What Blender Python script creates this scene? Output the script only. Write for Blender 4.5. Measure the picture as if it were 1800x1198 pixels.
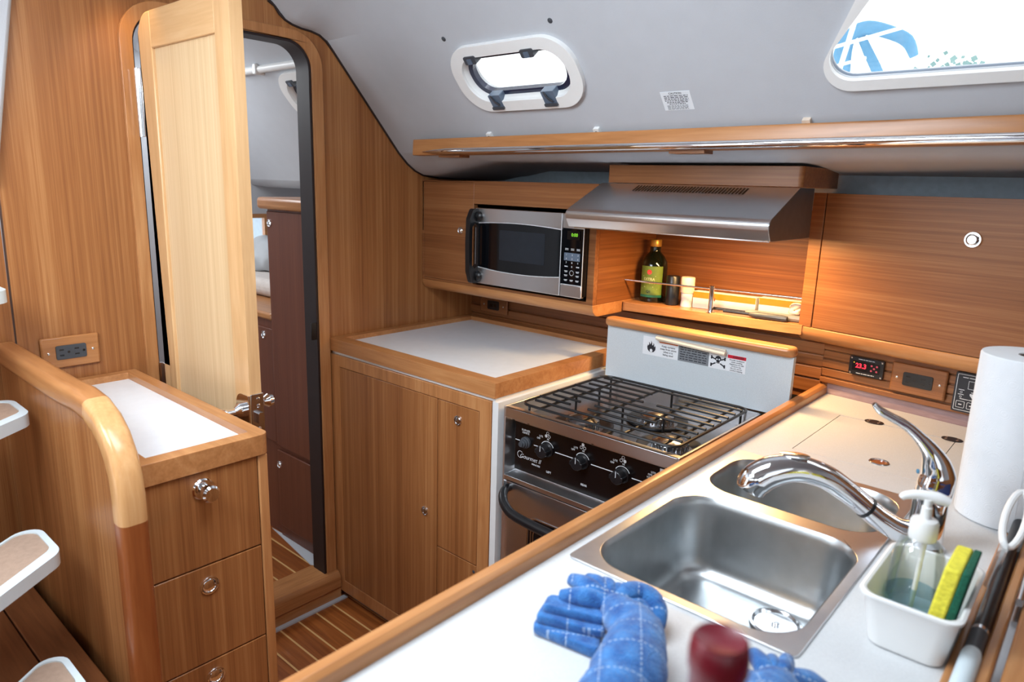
import bpy, bmesh, math, random
from mathutils import Vector, Matrix, noise
from mathutils.geometry import tessellate_polygon
random.seed(7)
for o in list(bpy.data.objects): bpy.data.objects.remove(o)
S = bpy.context.scene
C = S.collection

# ------------------------------------------------------------------ camera, world, lights, exposure
cam_d = bpy.data.cameras.new('camera'); cam = bpy.data.objects.new('camera', cam_d); C.objects.link(cam)
cam_d.sensor_width = 36.0; cam_d.lens = 36.0*1235.03/1800.0
cam_d.clip_start = 0.02
YAW, PITCH, ROLL = -0.7184, -0.2195, 0.0296
f_ = Vector((math.sin(YAW)*math.cos(PITCH), math.cos(YAW)*math.cos(PITCH), math.sin(PITCH)))
r0 = Vector((math.cos(YAW), -math.sin(YAW), 0)); u0 = r0.cross(f_)
r_ = math.cos(ROLL)*r0 + math.sin(ROLL)*u0; u_ = -math.sin(ROLL)*r0 + math.cos(ROLL)*u0
cam.matrix_world = Matrix(((r_.x, u_.x, -f_.x, 1.9149), (r_.y, u_.y, -f_.y, -0.9828), (r_.z, u_.z, -f_.z, 1.4325), (0, 0, 0, 1)))
cam_d.dof.use_dof = True; cam_d.dof.focus_distance = 1.8; cam_d.dof.aperture_fstop = 4.5
S.camera = cam
S.view_settings.view_transform = 'Standard'; S.view_settings.look = 'None'
S.view_settings.exposure = 0.18; S.view_settings.gamma = 1.0; S.view_settings.use_curve_mapping = False

W = bpy.data.worlds.new('sky'); S.world = W; W.use_nodes = True
bg = W.node_tree.nodes['Background']; bg.inputs[0].default_value = (0.90, 0.96, 1.0, 1); bg.inputs[1].default_value = 2.6

def area(name, loc, target, sx, sy, power, col):
    d = bpy.data.lights.new(name, 'AREA'); d.shape = 'RECTANGLE'; d.size = sx; d.size_y = sy; d.energy = power; d.color = col
    o = bpy.data.objects.new(name, d); C.objects.link(o); o.location = loc
    o.rotation_euler = (Vector(target)-Vector(loc)).to_track_quat('-Z', 'Y').to_euler(); return o
area('companionway_daylight', (0.75, -1.15, 1.93), (0.35, -0.4, 0.8), 0.8, 0.8, 33, (0.86, 0.93, 1.0))
area('deck_hatch_daylight', (1.15, -0.40, 1.93), (0.9, 0.1, 0.0), 0.7, 0.6, 20, (0.82, 0.91, 1.0))
area('saloon_fill', (3.0, -1.6, 1.5), (0.6, 0.3, 0.9), 1.2, 1.0, 4, (0.88, 0.95, 1.0))  # added soft fill from behind the camera
area('aft_cabin_fill', (-0.9, -0.1, 1.85), (-0.9, 0.2, 0.6), 0.5, 0.5, 8, (0.92, 0.96, 1.0))  # added area light brightening the aft cabin, no opening above it

# ------------------------------------------------------------------ materials
def new_mat(name):
    m = bpy.data.materials.new(name); m.use_nodes = True
    nt = m.node_tree; b = nt.nodes['Principled BSDF']; return m, nt, b
def srgb(r, g, b):
    f = lambda c: (c/255/12.92) if c/255 <= 0.04045 else ((c/255+0.055)/1.055)**2.4
    return (f(r), f(g), f(b), 1)
def plain(name, col, rough=0.5, metal=0.0, spec=0.5, noise_amt=0.06, nscale=40, coat=0.0, bump=0.0, bscale=200):
    m, nt, b = new_mat(name)
    tc = nt.nodes.new('ShaderNodeTexCoord'); n = nt.nodes.new('ShaderNodeTexNoise'); n.inputs['Scale'].default_value = nscale
    nt.links.new(tc.outputs['Object'], n.inputs['Vector'])
    cr = nt.nodes.new('ShaderNodeValToRGB')
    lo = tuple(c*(1-noise_amt) for c in col[:3])+(1,); hi = tuple(min(1, c*(1+noise_amt)) for c in col[:3])+(1,)
    cr.color_ramp.elements[0].color = lo; cr.color_ramp.elements[1].color = hi
    cr.color_ramp.elements[0].position = .3; cr.color_ramp.elements[1].position = .7
    nt.links.new(n.outputs['Fac'], cr.inputs[0]); nt.links.new(cr.outputs[0], b.inputs['Base Color'])
    b.inputs['Roughness'].default_value = rough; b.inputs['Metallic'].default_value = metal
    b.inputs['Specular IOR Level'].default_value = spec; b.inputs['Coat Weight'].default_value = coat
    if bump:
        n2 = nt.nodes.new('ShaderNodeTexNoise'); n2.inputs['Scale'].default_value = bscale; nt.links.new(tc.outputs['Object'], n2.inputs['Vector'])
        bp = nt.nodes.new('ShaderNodeBump'); bp.inputs['Strength'].default_value = bump; bp.inputs['Distance'].default_value = .002
        nt.links.new(n2.outputs['Fac'], bp.inputs['Height']); nt.links.new(bp.outputs[0], b.inputs['Normal'])
    return m
def wood(name, dark, mid, light, axis, rough=0.36, fine=1.0, broad=1.0, solid=False, stripes=None, coat=.12):
    """straight grained veneer: noise stretched along one axis"""
    m, nt, b = new_mat(name); N = nt.nodes.new; L = nt.links.new
    tc = N('ShaderNodeTexCoord')
    def stretched(al, ac, detail=3, dist=0.0):
        mp = N('ShaderNodeMapping'); sc = [ac]*3; sc['xyz'.index(axis)] = al; mp.inputs['Scale'].default_value = sc
        n = N('ShaderNodeTexNoise'); n.inputs['Scale'].default_value = 1; n.inputs['Detail'].default_value = detail; n.inputs['Distortion'].default_value = dist
        L(tc.outputs['Object'], mp.inputs['Vector']); L(mp.outputs[0], n.inputs['Vector']); return n.outputs['Fac']
    def mth(op, a, v):
        q = N('ShaderNodeMath'); q.operation = op; L(a, q.inputs[0])
        if isinstance(v, (int, float)): q.inputs[1].default_value = v
        else: L(v, q.inputs[1])
        return q.outputs[0]
    if solid: a = stretched(3.0, 26, 4, 1.2); bb = stretched(9, 160, 2); c = stretched(1.2, 6, 2)
    else: a = stretched(.6, 120, 3, .1); bb = stretched(7, 420, 2); c = stretched(.2, 14, 2)
    s = mth('ADD', mth('MULTIPLY', a, .50*fine), mth('MULTIPLY', bb, .30))
    s = mth('ADD', s, mth('MULTIPLY', c, .45*broad))
    s = mth('SUBTRACT', s, (.50*fine+.30+.45*broad)/2-.5)
    cr = N('ShaderNodeValToRGB'); e = cr.color_ramp.elements
    e[0].position = .22; e[0].color = dark; e[1].position = .78; e[1].color = light
    k = e.new(.5); k.color = mid
    L(s, cr.inputs[0]); L(cr.outputs[0], b.inputs['Base Color'])
    b.inputs['Roughness'].default_value = rough; b.inputs['Coat Weight'].default_value = coat; b.inputs['Coat Roughness'].default_value = .2; b.inputs['Specular IOR Level'].default_value = .35
    bp = N('ShaderNodeBump'); bp.inputs['Strength'].default_value = .08; bp.inputs['Distance'].default_value = .001
    L(bb, bp.inputs['Height']); L(bp.outputs[0], b.inputs['Normal'])
    return m
T_D, T_M, T_L = srgb(116, 68, 36), srgb(155, 101, 58), srgb(190, 138, 88)
VZ = wood('veneer_upright', T_D, T_M, T_L, 'z')
VX = wood('veneer_level', srgb(102, 60, 34), srgb(138, 88, 52), srgb(168, 118, 76), 'x')
VY = wood('veneer_cross', srgb(102, 60, 34), srgb(138, 88, 52), srgb(168, 118, 76), 'y')
DOORV = wood('door_veneer_lit', srgb(196, 162, 118), srgb(216, 186, 144), srgb(228, 202, 164), 'z', broad=.7)  # cabin veneer again, light falling on the door painted into a paler colour
HD, HM, HL = srgb(142, 90, 50), srgb(178, 122, 75), srgb(202, 150, 100)
SX = wood('solid_trim_x', HD, HM, HL, 'x', solid=True, rough=.28)
SY = wood('solid_trim_y', HD, HM, HL, 'y', solid=True, rough=.28)
SZ = wood('solid_trim_z', HD, HM, HL, 'z', solid=True, rough=.28)
SZD = wood('solid_trim_reddish', srgb(112, 60, 30), srgb(142, 78, 40), srgb(162, 98, 54), 'z', solid=True, rough=.28)
DOORS = wood('door_stile_lit', srgb(190, 146, 98), srgb(210, 168, 120), srgb(224, 188, 142), 'z', solid=True, rough=.28)  # trim wood paled by the light on the door face
DOORSX = wood('door_rail_lit', srgb(190, 146, 98), srgb(210, 168, 120), srgb(224, 188, 142), 'x', solid=True, rough=.28)  # as the stiles: light on the door put into the colour
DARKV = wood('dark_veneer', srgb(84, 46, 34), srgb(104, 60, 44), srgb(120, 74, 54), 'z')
PLANK = wood('teak_plank', srgb(84, 48, 26), srgb(116, 70, 40), srgb(140, 90, 54), 'x', solid=True, rough=.45, coat=0)
NICHEW = wood('niche_veneer', srgb(86, 46, 22), srgb(122, 72, 38), srgb(152, 100, 58), 'x', fine=1.4)
NICHEY = wood('niche_side_veneer', srgb(96, 54, 26), srgb(134, 82, 44), srgb(160, 108, 64), 'y', fine=1.4)
WHITE = plain('white_laminate', srgb(226, 233, 240), .32, noise_amt=.02)
CREAM = plain('speckled_laminate', srgb(206, 208, 209), .34, noise_amt=.05, nscale=500)
GREYLAM = plain('speckled_splash', srgb(196, 206, 212), .4, noise_amt=.06, nscale=420)
LINER = plain('liner_gelcoat', srgb(188, 192, 198), .55, noise_amt=.015, nscale=20, bump=.15, bscale=350)
HULL = plain('hull_vinyl', srgb(176, 194, 208), .7, noise_amt=.06, nscale=60, bump=.2)
WPLAS = plain('white_plastic', srgb(232, 233, 232), .35, noise_amt=.01)
BPLAS = plain('black_plastic', srgb(22, 23, 26), .32, noise_amt=.1)
DGREY = plain('dark_grey_plastic', srgb(66, 70, 76), .4, noise_amt=.1)
BLUEGREY = plain('blue_grey_plastic', srgb(92, 106, 124), .4, noise_amt=.08)
RUBBER = plain('dark_rubber', srgb(36, 24, 24), .5, noise_amt=.1)
CHROME = plain('chrome', (0.86, 0.87, 0.89, 1), .05, 1.0, noise_amt=.01)
STEEL = plain('brushed_steel', (.78, .79, .81, 1), .29, 1.0, noise_amt=.02, nscale=12)
STEELY = plain('satin_steel_bowl', (.46, .48, .49, 1), .33, 1.0, noise_amt=.06, nscale=30)
STEELD = plain('polished_steel', (.66, .66, .67, 1), .16, 1.0, noise_amt=.03)
RIMST = plain('satin_rim', (.74, .76, .79, 1), .34, 1.0, noise_amt=.03)
TRAYST = plain('tray_steel', (.30, .30, .32, 1), .25, 1.0, noise_amt=.02, nscale=10)
BRASS = plain('gold_cap', srgb(196, 150, 72), .35, .6)
IRON = plain('grate_iron', srgb(26, 27, 30), .35, 0.2, noise_amt=.15)
SILVER = plain('silver_piping', srgb(206, 210, 214), .3, noise_amt=.02)
def emis(name, col, s):
    m, nt, b = new_mat(name); b.inputs['Base Color'].default_value = (0, 0, 0, 1)
    b.inputs['Emission Color'].default_value = col; b.inputs['Emission Strength'].default_value = s; return m
GREEN = emis('green_display', (.35, 1, .05, 1), .9); RED = emis('red_display', (1, .03, .06, 1), 1.5); REDDIM = emis('red_buttons', (1, .1, .15, 1), .5)
AMBER = emis('amber_indicator', (1, .55, .05, 1), 1.0)
LAMPM = emis('lamp_lens', (1, .62, .28, 1), 5)
def glass(name, tint=(1, 1, 1, 1), refl=.12, rough=.02):
    m, nt, b = new_mat(name); N = nt.nodes.new; L = nt.links.new
    t = N('ShaderNodeBsdfTransparent'); t.inputs[0].default_value = tint
    g = N('ShaderNodeBsdfGlossy'); g.inputs['Roughness'].default_value = rough
    lw = N('ShaderNodeLayerWeight'); lw.inputs[0].default_value = .25
    mr = N('ShaderNodeMapRange'); mr.inputs[3].default_value = refl*.3; mr.inputs[4].default_value = min(1, refl*4); L(lw.outputs['Fresnel'], mr.inputs[0])
    mx = N('ShaderNodeMixShader'); L(mr.outputs[0], mx.inputs[0]); L(t.outputs[0], mx.inputs[1]); L(g.outputs[0], mx.inputs[2])
    L(mx.outputs[0], nt.nodes['Material Output'].inputs[0]); return m
GLASS = glass('clear_acrylic'); CLEARP = glass('clear_plastic', (.975, .985, .99, 1), .16); SOAP = glass('blue_soap', (.66, .82, .90, 1), .08)
SMOKE = plain('smoked_acrylic', srgb(36, 40, 62), .12, noise_amt=.05)
BLACKGL = plain('black_glass', srgb(10, 12, 16), .06, noise_amt=.02)
PANELBK = plain('panel_black', srgb(14, 10, 10), .22, noise_amt=.05)
INK = plain('ink_black', srgb(30, 34, 44), .5); INKW = plain('print_white', srgb(214, 218, 222), .5)
STICK = plain('sticker_white', srgb(226, 231, 236), .4, noise_amt=.01); STICKG = plain('sticker_grey', srgb(122, 128, 134), .4)
STICKR = plain('sticker_red', srgb(196, 24, 50), .4); STICKO = plain('sticker_orange', srgb(206, 96, 40), .4); YEL = plain('sticker_yellow', srgb(240, 210, 70), .4)
BOTTLE = plain('dark_bottle_glass', srgb(14, 18, 10), .06, noise_amt=.05)
LABELG = plain('olive_label', srgb(100, 122, 48), .45, noise_amt=.12, nscale=60); LABELT = plain('label_green', srgb(30, 100, 74), .45); LABELP = plain('label_print', srgb(196, 204, 160), .5)
REDDOT = plain('red_logo', srgb(206, 60, 56), .45)
BEIGE = plain('beige_plastic', srgb(222, 204, 186), .4); CREAMP = plain('cream_plastic', srgb(232, 220, 200), .4)
ORANGE = plain('orange_card', srgb(206, 112, 14), .5); CARDW = plain('white_card', srgb(200, 200, 202), .5)
PAPER = plain('paper_towel', srgb(228, 232, 236), .9, noise_amt=.02)
YSP = plain('sponge_yellow', srgb(226, 216, 70), .9, noise_amt=.12, nscale=200, bump=.6, bscale=260); GSP = plain('scour_green', srgb(16, 88, 66), .9, noise_amt=.3, nscale=400, bump=.6, bscale=500)
WINE = plain('wine_capsule', srgb(118, 24, 40), .32, noise_amt=.08); WINEG = plain('wine_glass', srgb(12, 20, 12), .08)
TREADM = plain('tread_nonskid', srgb(170, 146, 128), .7, noise_amt=.06, nscale=90, bump=.5, bscale=160)
TREADW = plain('ladder_white', srgb(214, 228, 234), .35, noise_amt=.02)
NAVY = plain('navy_fabric', srgb(22, 40, 92), .9, noise_amt=.25, nscale=300, bump=.5); GREYCL = plain('grey_cloth', srgb(176, 180, 184), .9, noise_amt=.08, nscale=12)
HOLLY = plain('holly_stripe', srgb(206, 172, 120), .4)
MATTR = plain('mattress_cloth', srgb(200, 192, 186), .9)
BUOYBLUE = plain('blue_canvas', (.085, .23, .36, 1), .8); LEAF = plain('tree_leaves', (.17, .27, .25, 1), .8)

# embossed paper towel: swirl bump
def paper_bump():
    nt = PAPER.node_tree; b = nt.nodes['Principled BSDF']; N = nt.nodes.new; L = nt.links.new
    tc = N('ShaderNodeTexCoord'); v = N('ShaderNodeTexVoronoi'); v.inputs['Scale'].default_value = 48; L(tc.outputs['Object'], v.inputs['Vector'])
    m = N('ShaderNodeMath'); m.operation = 'MULTIPLY'; m.inputs[1].default_value = 60; L(v.outputs['Distance'], m.inputs[0])
    s = N('ShaderNodeMath'); s.operation = 'SINE'; L(m.outputs[0], s.inputs[0])
    bp = N('ShaderNodeBump'); bp.inputs['Strength'].default_value = .14; bp.inputs['Distance'].default_value = .0008
    L(s.outputs[0], bp.inputs['Height']); L(bp.outputs[0], b.inputs['Normal'])
paper_bump()
# terry towel with stitched white window-pane lines
def towel_mat():
    m, nt, b = new_mat('blue_terry'); N = nt.nodes.new; L = nt.links.new
    tc = N('ShaderNodeTexCoord'); n = N('ShaderNodeTexNoise'); n.inputs['Scale'].default_value = 60; n.inputs['Detail'].default_value = 6
    L(tc.outputs['Object'], n.inputs['Vector'])
    cr = N('ShaderNodeValToRGB'); cr.color_ramp.elements[0].position = .3; cr.color_ramp.elements[1].position = .72
    cr.color_ramp.elements[0].color = srgb(20, 74, 142); cr.color_ramp.elements[1].color = srgb(62, 130, 196); L(n.outputs['Fac'], cr.inputs[0])
    sep = N('ShaderNodeSeparateXYZ'); L(tc.outputs['Object'], sep.inputs[0])
    def M(op, a, v=None):
        q = N('ShaderNodeMath'); q.operation = op
        for i, w in enumerate((a, v)):
            if w is None: continue
            if isinstance(w, (int, float)): q.inputs[i].default_value = w
            else: L(w, q.inputs[i])
        return q.outputs[0]
    def line(c, period, width):
        fr = M('FRACT', M('DIVIDE', M('ADD', c, 5.0), period)); return M('LESS_THAN', fr, width)
    xr = M('ADD', M('MULTIPLY', sep.outputs[0], .85), M('MULTIPLY', sep.outputs[1], .53)); yr = M('SUBTRACT', M('MULTIPLY', sep.outputs[1], .85), M('MULTIPLY', sep.outputs[0], .53))
    lx = M('MULTIPLY', line(xr, .041, .045), line(yr, .006, .6)); ly = M('MULTIPLY', line(yr, .041, .045), line(xr, .006, .6))
    l = M('MULTIPLY', M('MAXIMUM', lx, ly), .5)
    mx = N('ShaderNodeMixRGB'); L(l, mx.inputs[0]); L(cr.outputs[0], mx.inputs[1]); mx.inputs[2].default_value = srgb(190, 208, 226)
    L(mx.outputs[0], b.inputs['Base Color']); b.inputs['Roughness'].default_value = .95; b.inputs['Sheen Weight'].default_value = .3
    n2 = N('ShaderNodeTexNoise'); n2.inputs['Scale'].default_value = 420; L(tc.outputs['Object'], n2.inputs['Vector'])
    bp = N('ShaderNodeBump'); bp.inputs['Strength'].default_value = .8; bp.inputs['Distance'].default_value = .003; L(n2.outputs['Fac'], bp.inputs['Height']); L(bp.outputs[0], b.inputs['Normal'])
    return m
TOWEL = towel_mat()
# sole: teak with holly stripes along x
def sole_mat():
    m, nt, b = new_mat('teak_holly_sole'); N = nt.nodes.new; L = nt.links.new
    tc = N('ShaderNodeTexCoord'); mp = N('ShaderNodeMapping'); mp.inputs['Scale'].default_value = (3, 60, 60)
    n = N('ShaderNodeTexNoise'); n.inputs['Scale'].default_value = 1; n.inputs['Detail'].default_value = 4; n.inputs['Distortion'].default_value = .6
    L(tc.outputs['Object'], mp.inputs[0]); L(mp.outputs[0], n.inputs['Vector'])
    cr = N('ShaderNodeValToRGB'); cr.color_ramp.elements[0].position = .3; cr.color_ramp.elements[1].position = .7
    cr.color_ramp.elements[0].color = srgb(120, 62, 26); cr.color_ramp.elements[1].color = srgb(168, 98, 46); L(n.outputs['Fac'], cr.inputs[0])
    sep = N('ShaderNodeSeparateXYZ'); L(tc.outputs['Object'], sep.inputs[0])
    a = N('ShaderNodeMath'); a.operation = 'ADD'; L(sep.outputs[1], a.inputs[0]); a.inputs[1].default_value = 6.7-.0793+.003
    d = N('ShaderNodeMath'); d.operation = 'DIVIDE'; L(a.outputs[0], d.inputs[0]); d.inputs[1].default_value = .067
    fr = N('ShaderNodeMath'); fr.operation = 'FRACT'; L(d.outputs[0], fr.inputs[0])
    lt = N('ShaderNodeMath'); lt.operation = 'LESS_THAN'; L(fr.outputs[0], lt.inputs[0]); lt.inputs[1].default_value = .09
    mx = N('ShaderNodeMixRGB'); L(lt.outputs[0], mx.inputs[0]); L(cr.outputs[0], mx.inputs[1]); mx.inputs[2].default_value = srgb(212, 170, 112)
    L(mx.outputs[0], b.inputs['Base Color']); b.inputs['Roughness'].default_value = .3; b.inputs['Coat Weight'].default_value = .3; return m
SOLE = sole_mat()

# ------------------------------------------------------------------ mesh helpers (all shapes are given in cabin metres)
ORG = {}
def V3(*a): return Vector(a)
def obj(name, bm, mat, parent=None, bevel=0.0, smooth=True, ang=35, seg=2, subsurf=0, remesh=0):
    bmesh.ops.recalc_face_normals(bm, faces=bm.faces[:])
    if parent is None:
        xs = [v.co for v in bm.verts]
        off = Vector(((min(v.x for v in xs)+max(v.x for v in xs))/2, (min(v.y for v in xs)+max(v.y for v in xs))/2, min(v.z for v in xs)))
    else: off = ORG[parent.name]
    bmesh.ops.translate(bm, verts=bm.verts[:], vec=-off)
    me = bpy.data.meshes.new(name); bm.to_mesh(me); bm.free()
    o = bpy.data.objects.new(name, me); C.objects.link(o); o.data.materials.append(mat)
    if parent is None: o.location = off
    else: o.parent = parent
    ORG[o.name] = off
    if remesh:
        q = o.modifiers.new('blend', 'REMESH'); q.mode = 'VOXEL'; q.voxel_size = remesh; q.use_smooth_shade = True
        q = o.modifiers.new('relax', 'SMOOTH'); q.factor = .5; q.iterations = 6
    if bevel:
        q = o.modifiers.new('edge', 'BEVEL'); q.width = bevel; q.segments = seg; q.limit_method = 'ANGLE'; q.angle_limit = math.radians(40); q.harden_normals = False
    if subsurf:
        q = o.modifiers.new('sub', 'SUBSURF'); q.levels = subsurf; q.render_levels = subsurf
    if smooth:
        for p in me.polygons: p.use_smooth = True
        if not subsurf and not remesh: me.set_sharp_from_angle(angle=math.radians(ang))
    return o
def turn(o, a):
    """give an object its own heading: geometry is turned back and the object turned forward"""
    M_ = Matrix.Rotation(-a, 4, 'Z')
    for q in [o]+list(o.children_recursive):
        if q.type == 'MESH': q.data.transform(M_)
    o.rotation_euler = (0, 0, a)
def thing(name, label, cat, loc, group=None):
    o = bpy.data.objects.new(name, None); C.objects.link(o); o.location = loc; o.empty_display_size = .05
    ORG[o.name] = Vector(loc); o['label'] = label; o['category'] = cat
    if group: o['group'] = group
    return o
def tag(o, label, cat, group=None):
    o['label'] = label; o['category'] = cat
    if group: o['group'] = group
    return o
def struct(o, label=None):
    o['kind'] = 'structure'
    if label: o['label'] = label
    return o
def sroot(name, loc):
    o = bpy.data.objects.new(name, None); C.objects.link(o); o.location = loc; ORG[o.name] = Vector(loc); o['kind'] = 'structure'; return o
def B(): return bmesh.new()
def box(bm, x0, x1, y0, y1, z0, z1):
    v = [bm.verts.new((x, y, z)) for x in (x0, x1) for y in (y0, y1) for z in (z0, z1)]
    for f in ((0, 1, 3, 2), (4, 6, 7, 5), (0, 4, 5, 1), (2, 3, 7, 6), (0, 2, 6, 4), (1, 5, 7, 3)): bm.faces.new([v[i] for i in f])
    return bm
def frame(O, U, Vv): U = Vector(U).normalized(); Vv = Vector(Vv).normalized(); return (Vector(O), U, Vv, U.cross(Vv))
def at(F, a, b, c=0.0): return F[0]+F[1]*a+F[2]*b+F[3]*c
def plate(bm, loops, F, t0, t1=0.0):
    """flat plate with holes: loops[0] outer, rest holes, in the frame F, between depths t0 and t1 along its normal"""
    vecs = [[Vector((p[0], p[1], 0)) for p in l] for l in loops]
    tri = tessellate_polygon(vecs); flat = [p for l in vecs for p in l]
    A = [bm.verts.new(at(F, p.x, p.y, t1)) for p in flat]; Bk = [bm.verts.new(at(F, p.x, p.y, t0)) for p in flat]
    for t in tri:
        try: bm.faces.new([A[i] for i in t]); bm.faces.new([Bk[i] for i in reversed(t)])
        except ValueError: pass
    k = 0
    for l in vecs:
        n = len(l)
        for i in range(n):
            j = (i+1) % n
            try: bm.faces.new((A[k+i], A[k+j], Bk[k+j], Bk[k+i]))
            except ValueError: pass
        k += n
    bmesh.ops.dissolve_limit(bm, angle_limit=.002, verts=A+Bk, edges=list({e for v in A+Bk for e in v.link_edges}))
    return bm
def rp(pts, rad, seg=6):
    """round the corners of a polygon"""
    out = []; n = len(pts)
    for i in range(n):
        p = Vector(pts[i]); a = Vector(pts[i-1]); c = Vector(pts[(i+1) % n]); r = rad[i] if isinstance(rad, (list, tuple)) else rad
        if r <= 0: out.append(tuple(p)); continue
        d1 = (a-p).normalized(); d2 = (c-p).normalized(); an = d1.angle(d2); t = min(r/math.tan(an/2), (a-p).length*.499, (c-p).length*.499); r = t*math.tan(an/2)
        cen = p+(d1+d2).normalized()*(r/math.sin(an/2)); s = p+d1*t-cen; e = p+d2*t-cen; tot = s.angle(e)
        sg = 1 if s.x*e.y-s.y*e.x > 0 else -1
        for k in range(seg+1):
            q = sg*tot*k/seg; out.append((cen.x+s.x*math.cos(q)-s.y*math.sin(q), cen.y+s.x*math.sin(q)+s.y*math.cos(q)))
    return out
def rr(x0, y0, x1, y1, r, seg=6): return rp([(x0, y0), (x1, y0), (x1, y1), (x0, y1)], r, seg)
def circ(cx, cy, r, n=24, ry=None): return [(cx+r*math.cos(2*math.pi*i/n), cy+(ry or r)*math.sin(2*math.pi*i/n)) for i in range(n)]
def loft(bm, rings, cap=True, close=True):
    R = [[bm.verts.new(p) for p in r] for r in rings]; n = len(R[0])
    for a, b in zip(R, R[1:]):
        for i in range(n if close else n-1):
            j = (i+1) % n; bm.faces.new((a[i], a[j], b[j], b[i]))
    if cap: bm.faces.new(list(reversed(R[0]))); bm.faces.new(R[-1])
    return bm
def tube(bm, pts, rad, n=12, cap=True, flat=1.0, up=None, sub=1):
    P = [Vector(p) for p in pts]; rs = list(rad) if isinstance(rad, (list, tuple)) else [rad]*len(P)
    if sub > 1:   # catmull-rom
        Q = []; qr = []
        for i in range(len(P)-1):
            a = P[max(i-1, 0)]; b = P[i]; c = P[i+1]; d = P[min(i+2, len(P)-1)]
            for k in range(sub):
                t = k/sub; Q.append(.5*((2*b)+(c-a)*t+(2*a-5*b+4*c-d)*t*t+(3*b-a-3*c+d)*t**3)); qr.append(rs[i]*(1-t)+rs[i+1]*t)
        Q.append(P[-1]); qr.append(rs[-1]); P, rs = Q, qr
    rings = []; nrm = Vector(up) if up else None
    for i, p in enumerate(P):
        d = (P[min(i+1, len(P)-1)]-P[max(i-1, 0)]).normalized()
        if nrm is None: nrm = Vector((0, 0, 1)) if abs(d.z) < .9 else Vector((1, 0, 0))
        s = d.cross(nrm).normalized(); nn = s.cross(d).normalized()
        if up is None: nrm = nn
        rings.append([p+s*(rs[i]*math.cos(2*math.pi*k/n))+nn*(rs[i]*flat*math.sin(2*math.pi*k/n)) for k in range(n)])
    return loft(bm, rings, cap)
def lathe(bm, prof, O, axis=(0, 0, 1), n=28, cap=True, sx=1.0):
    """prof: (radius, height) along axis from O"""
    ax = Vector(axis).normalized(); a = Vector((1, 0, 0)) if abs(ax.x) < .9 else Vector((0, 1, 0)); a = (a-ax*a.dot(ax)).normalized(); b = ax.cross(a); O = Vector(O)
    rings = [[O+ax*h+a*(max(r, 1e-5)*sx*math.cos(2*math.pi*k/n))+b*(max(r, 1e-5)*math.sin(2*math.pi*k/n)) for k in range(n)] for r, h in prof]
    return loft(bm, rings, cap)
def prism(bm, prof, axis, a, b):
    """extrude a 2d profile: axis x -> (y,z), y -> (x,z), z -> (x,y)"""
    mk = {'x': lambda p, t: (t, p[0], p[1]), 'y': lambda p, t: (p[0], t, p[1]), 'z': lambda p, t: (p[0], p[1], t)}[axis]
    return loft(bm, [[mk(p, a) for p in prof], [mk(p, b) for p in prof]])
def text(bm, s, F, cx, cy, h, align='CENTER', lift=.0006, shear=0.0, bend=None, sx=1.0, bold=0.0):
    cu = bpy.data.curves.new('t', 'FONT'); cu.body = s; cu.align_x = align; cu.align_y = 'CENTER'; cu.size = h*1.35; cu.shear = shear; cu.offset = bold*h; cu.resolution_u = 3
    ob = bpy.data.objects.new('t', cu); me = ob.to_mesh(); t = bmesh.new(); t.from_mesh(me); ob.to_mesh_clear()
    mp = {}
    for v in t.verts:
        a, b = cx+v.co.x*sx, cy+v.co.y
        mp[v] = bm.verts.new(bend(a, b, lift) if bend else at(F, a, b, lift))
    for fc in t.faces:
        try: bm.faces.new([mp[v] for v in fc.verts])
        except ValueError: pass
    t.free(); bpy.data.objects.remove(ob); bpy.data.curves.remove(cu); return bm
def bars(bm, F, cx, cy, w, h, lift=.0006, words=3):
    """a line of print too small to read"""
    x = cx-w/2
    while x < cx+w/2-.0004:
        l = min(random.uniform(.5, 1.5)*w/words/1.25, cx+w/2-x); quad(bm, F, x, cy-h/2, x+l, cy+h/2, lift); x += l+w*.035
def quad(bm, F, x0, y0, x1, y1, lift=.0005):
    bm.faces.new([bm.verts.new(at(F, *p, lift)) for p in ((x0, y0), (x1, y0), (x1, y1), (x0, y1))])
def poly(bm, F, pts, lift=.0006):
    vecs = [[Vector((p[0], p[1], 0)) for p in pts]]; vs = [bm.verts.new(at(F, p[0], p[1], lift)) for p in pts]
    for t in tessellate_polygon(vecs): bm.faces.new([vs[i] for i in t])
def ring(bm, F, cx, cy, r0, r1, lift=.0006, n=20, a0=0, a1=360):
    vs = []
    for i in range(n+1):
        a = math.radians(a0+(a1-a0)*i/n); vs.append((bm.verts.new(at(F, cx+r0*math.cos(a), cy+r0*math.sin(a), lift)), bm.verts.new(at(F, cx+r1*math.cos(a), cy+r1*math.sin(a), lift))))
    for p, q in zip(vs, vs[1:]): bm.faces.new((p[0], p[1], q[1], q[0]))
def line2(bm, F, x0, y0, x1, y1, w, lift=.0006):
    d = Vector((x1-x0, y1-y0)).normalized()*w/2; n = Vector((-d.y, d.x))
    bm.faces.new([bm.verts.new(at(F, *p, lift)) for p in ((x0+n.x, y0+n.y), (x0-n.x, y0-n.y), (x1-n.x, y1-n.y), (x1+n.x, y1+n.y))])
FY = lambda x, y, z: frame((x, y, z), (1, 0, 0), (0, 0, 1))     # faces -y
FX = lambda x, y, z: frame((x, y, z), (0, 1, 0), (0, 0, 1))     # faces +x
FZ = lambda x, y, z: frame((x, y, z), (1, 0, 0), (0, 1, 0))     # faces +z
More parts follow.
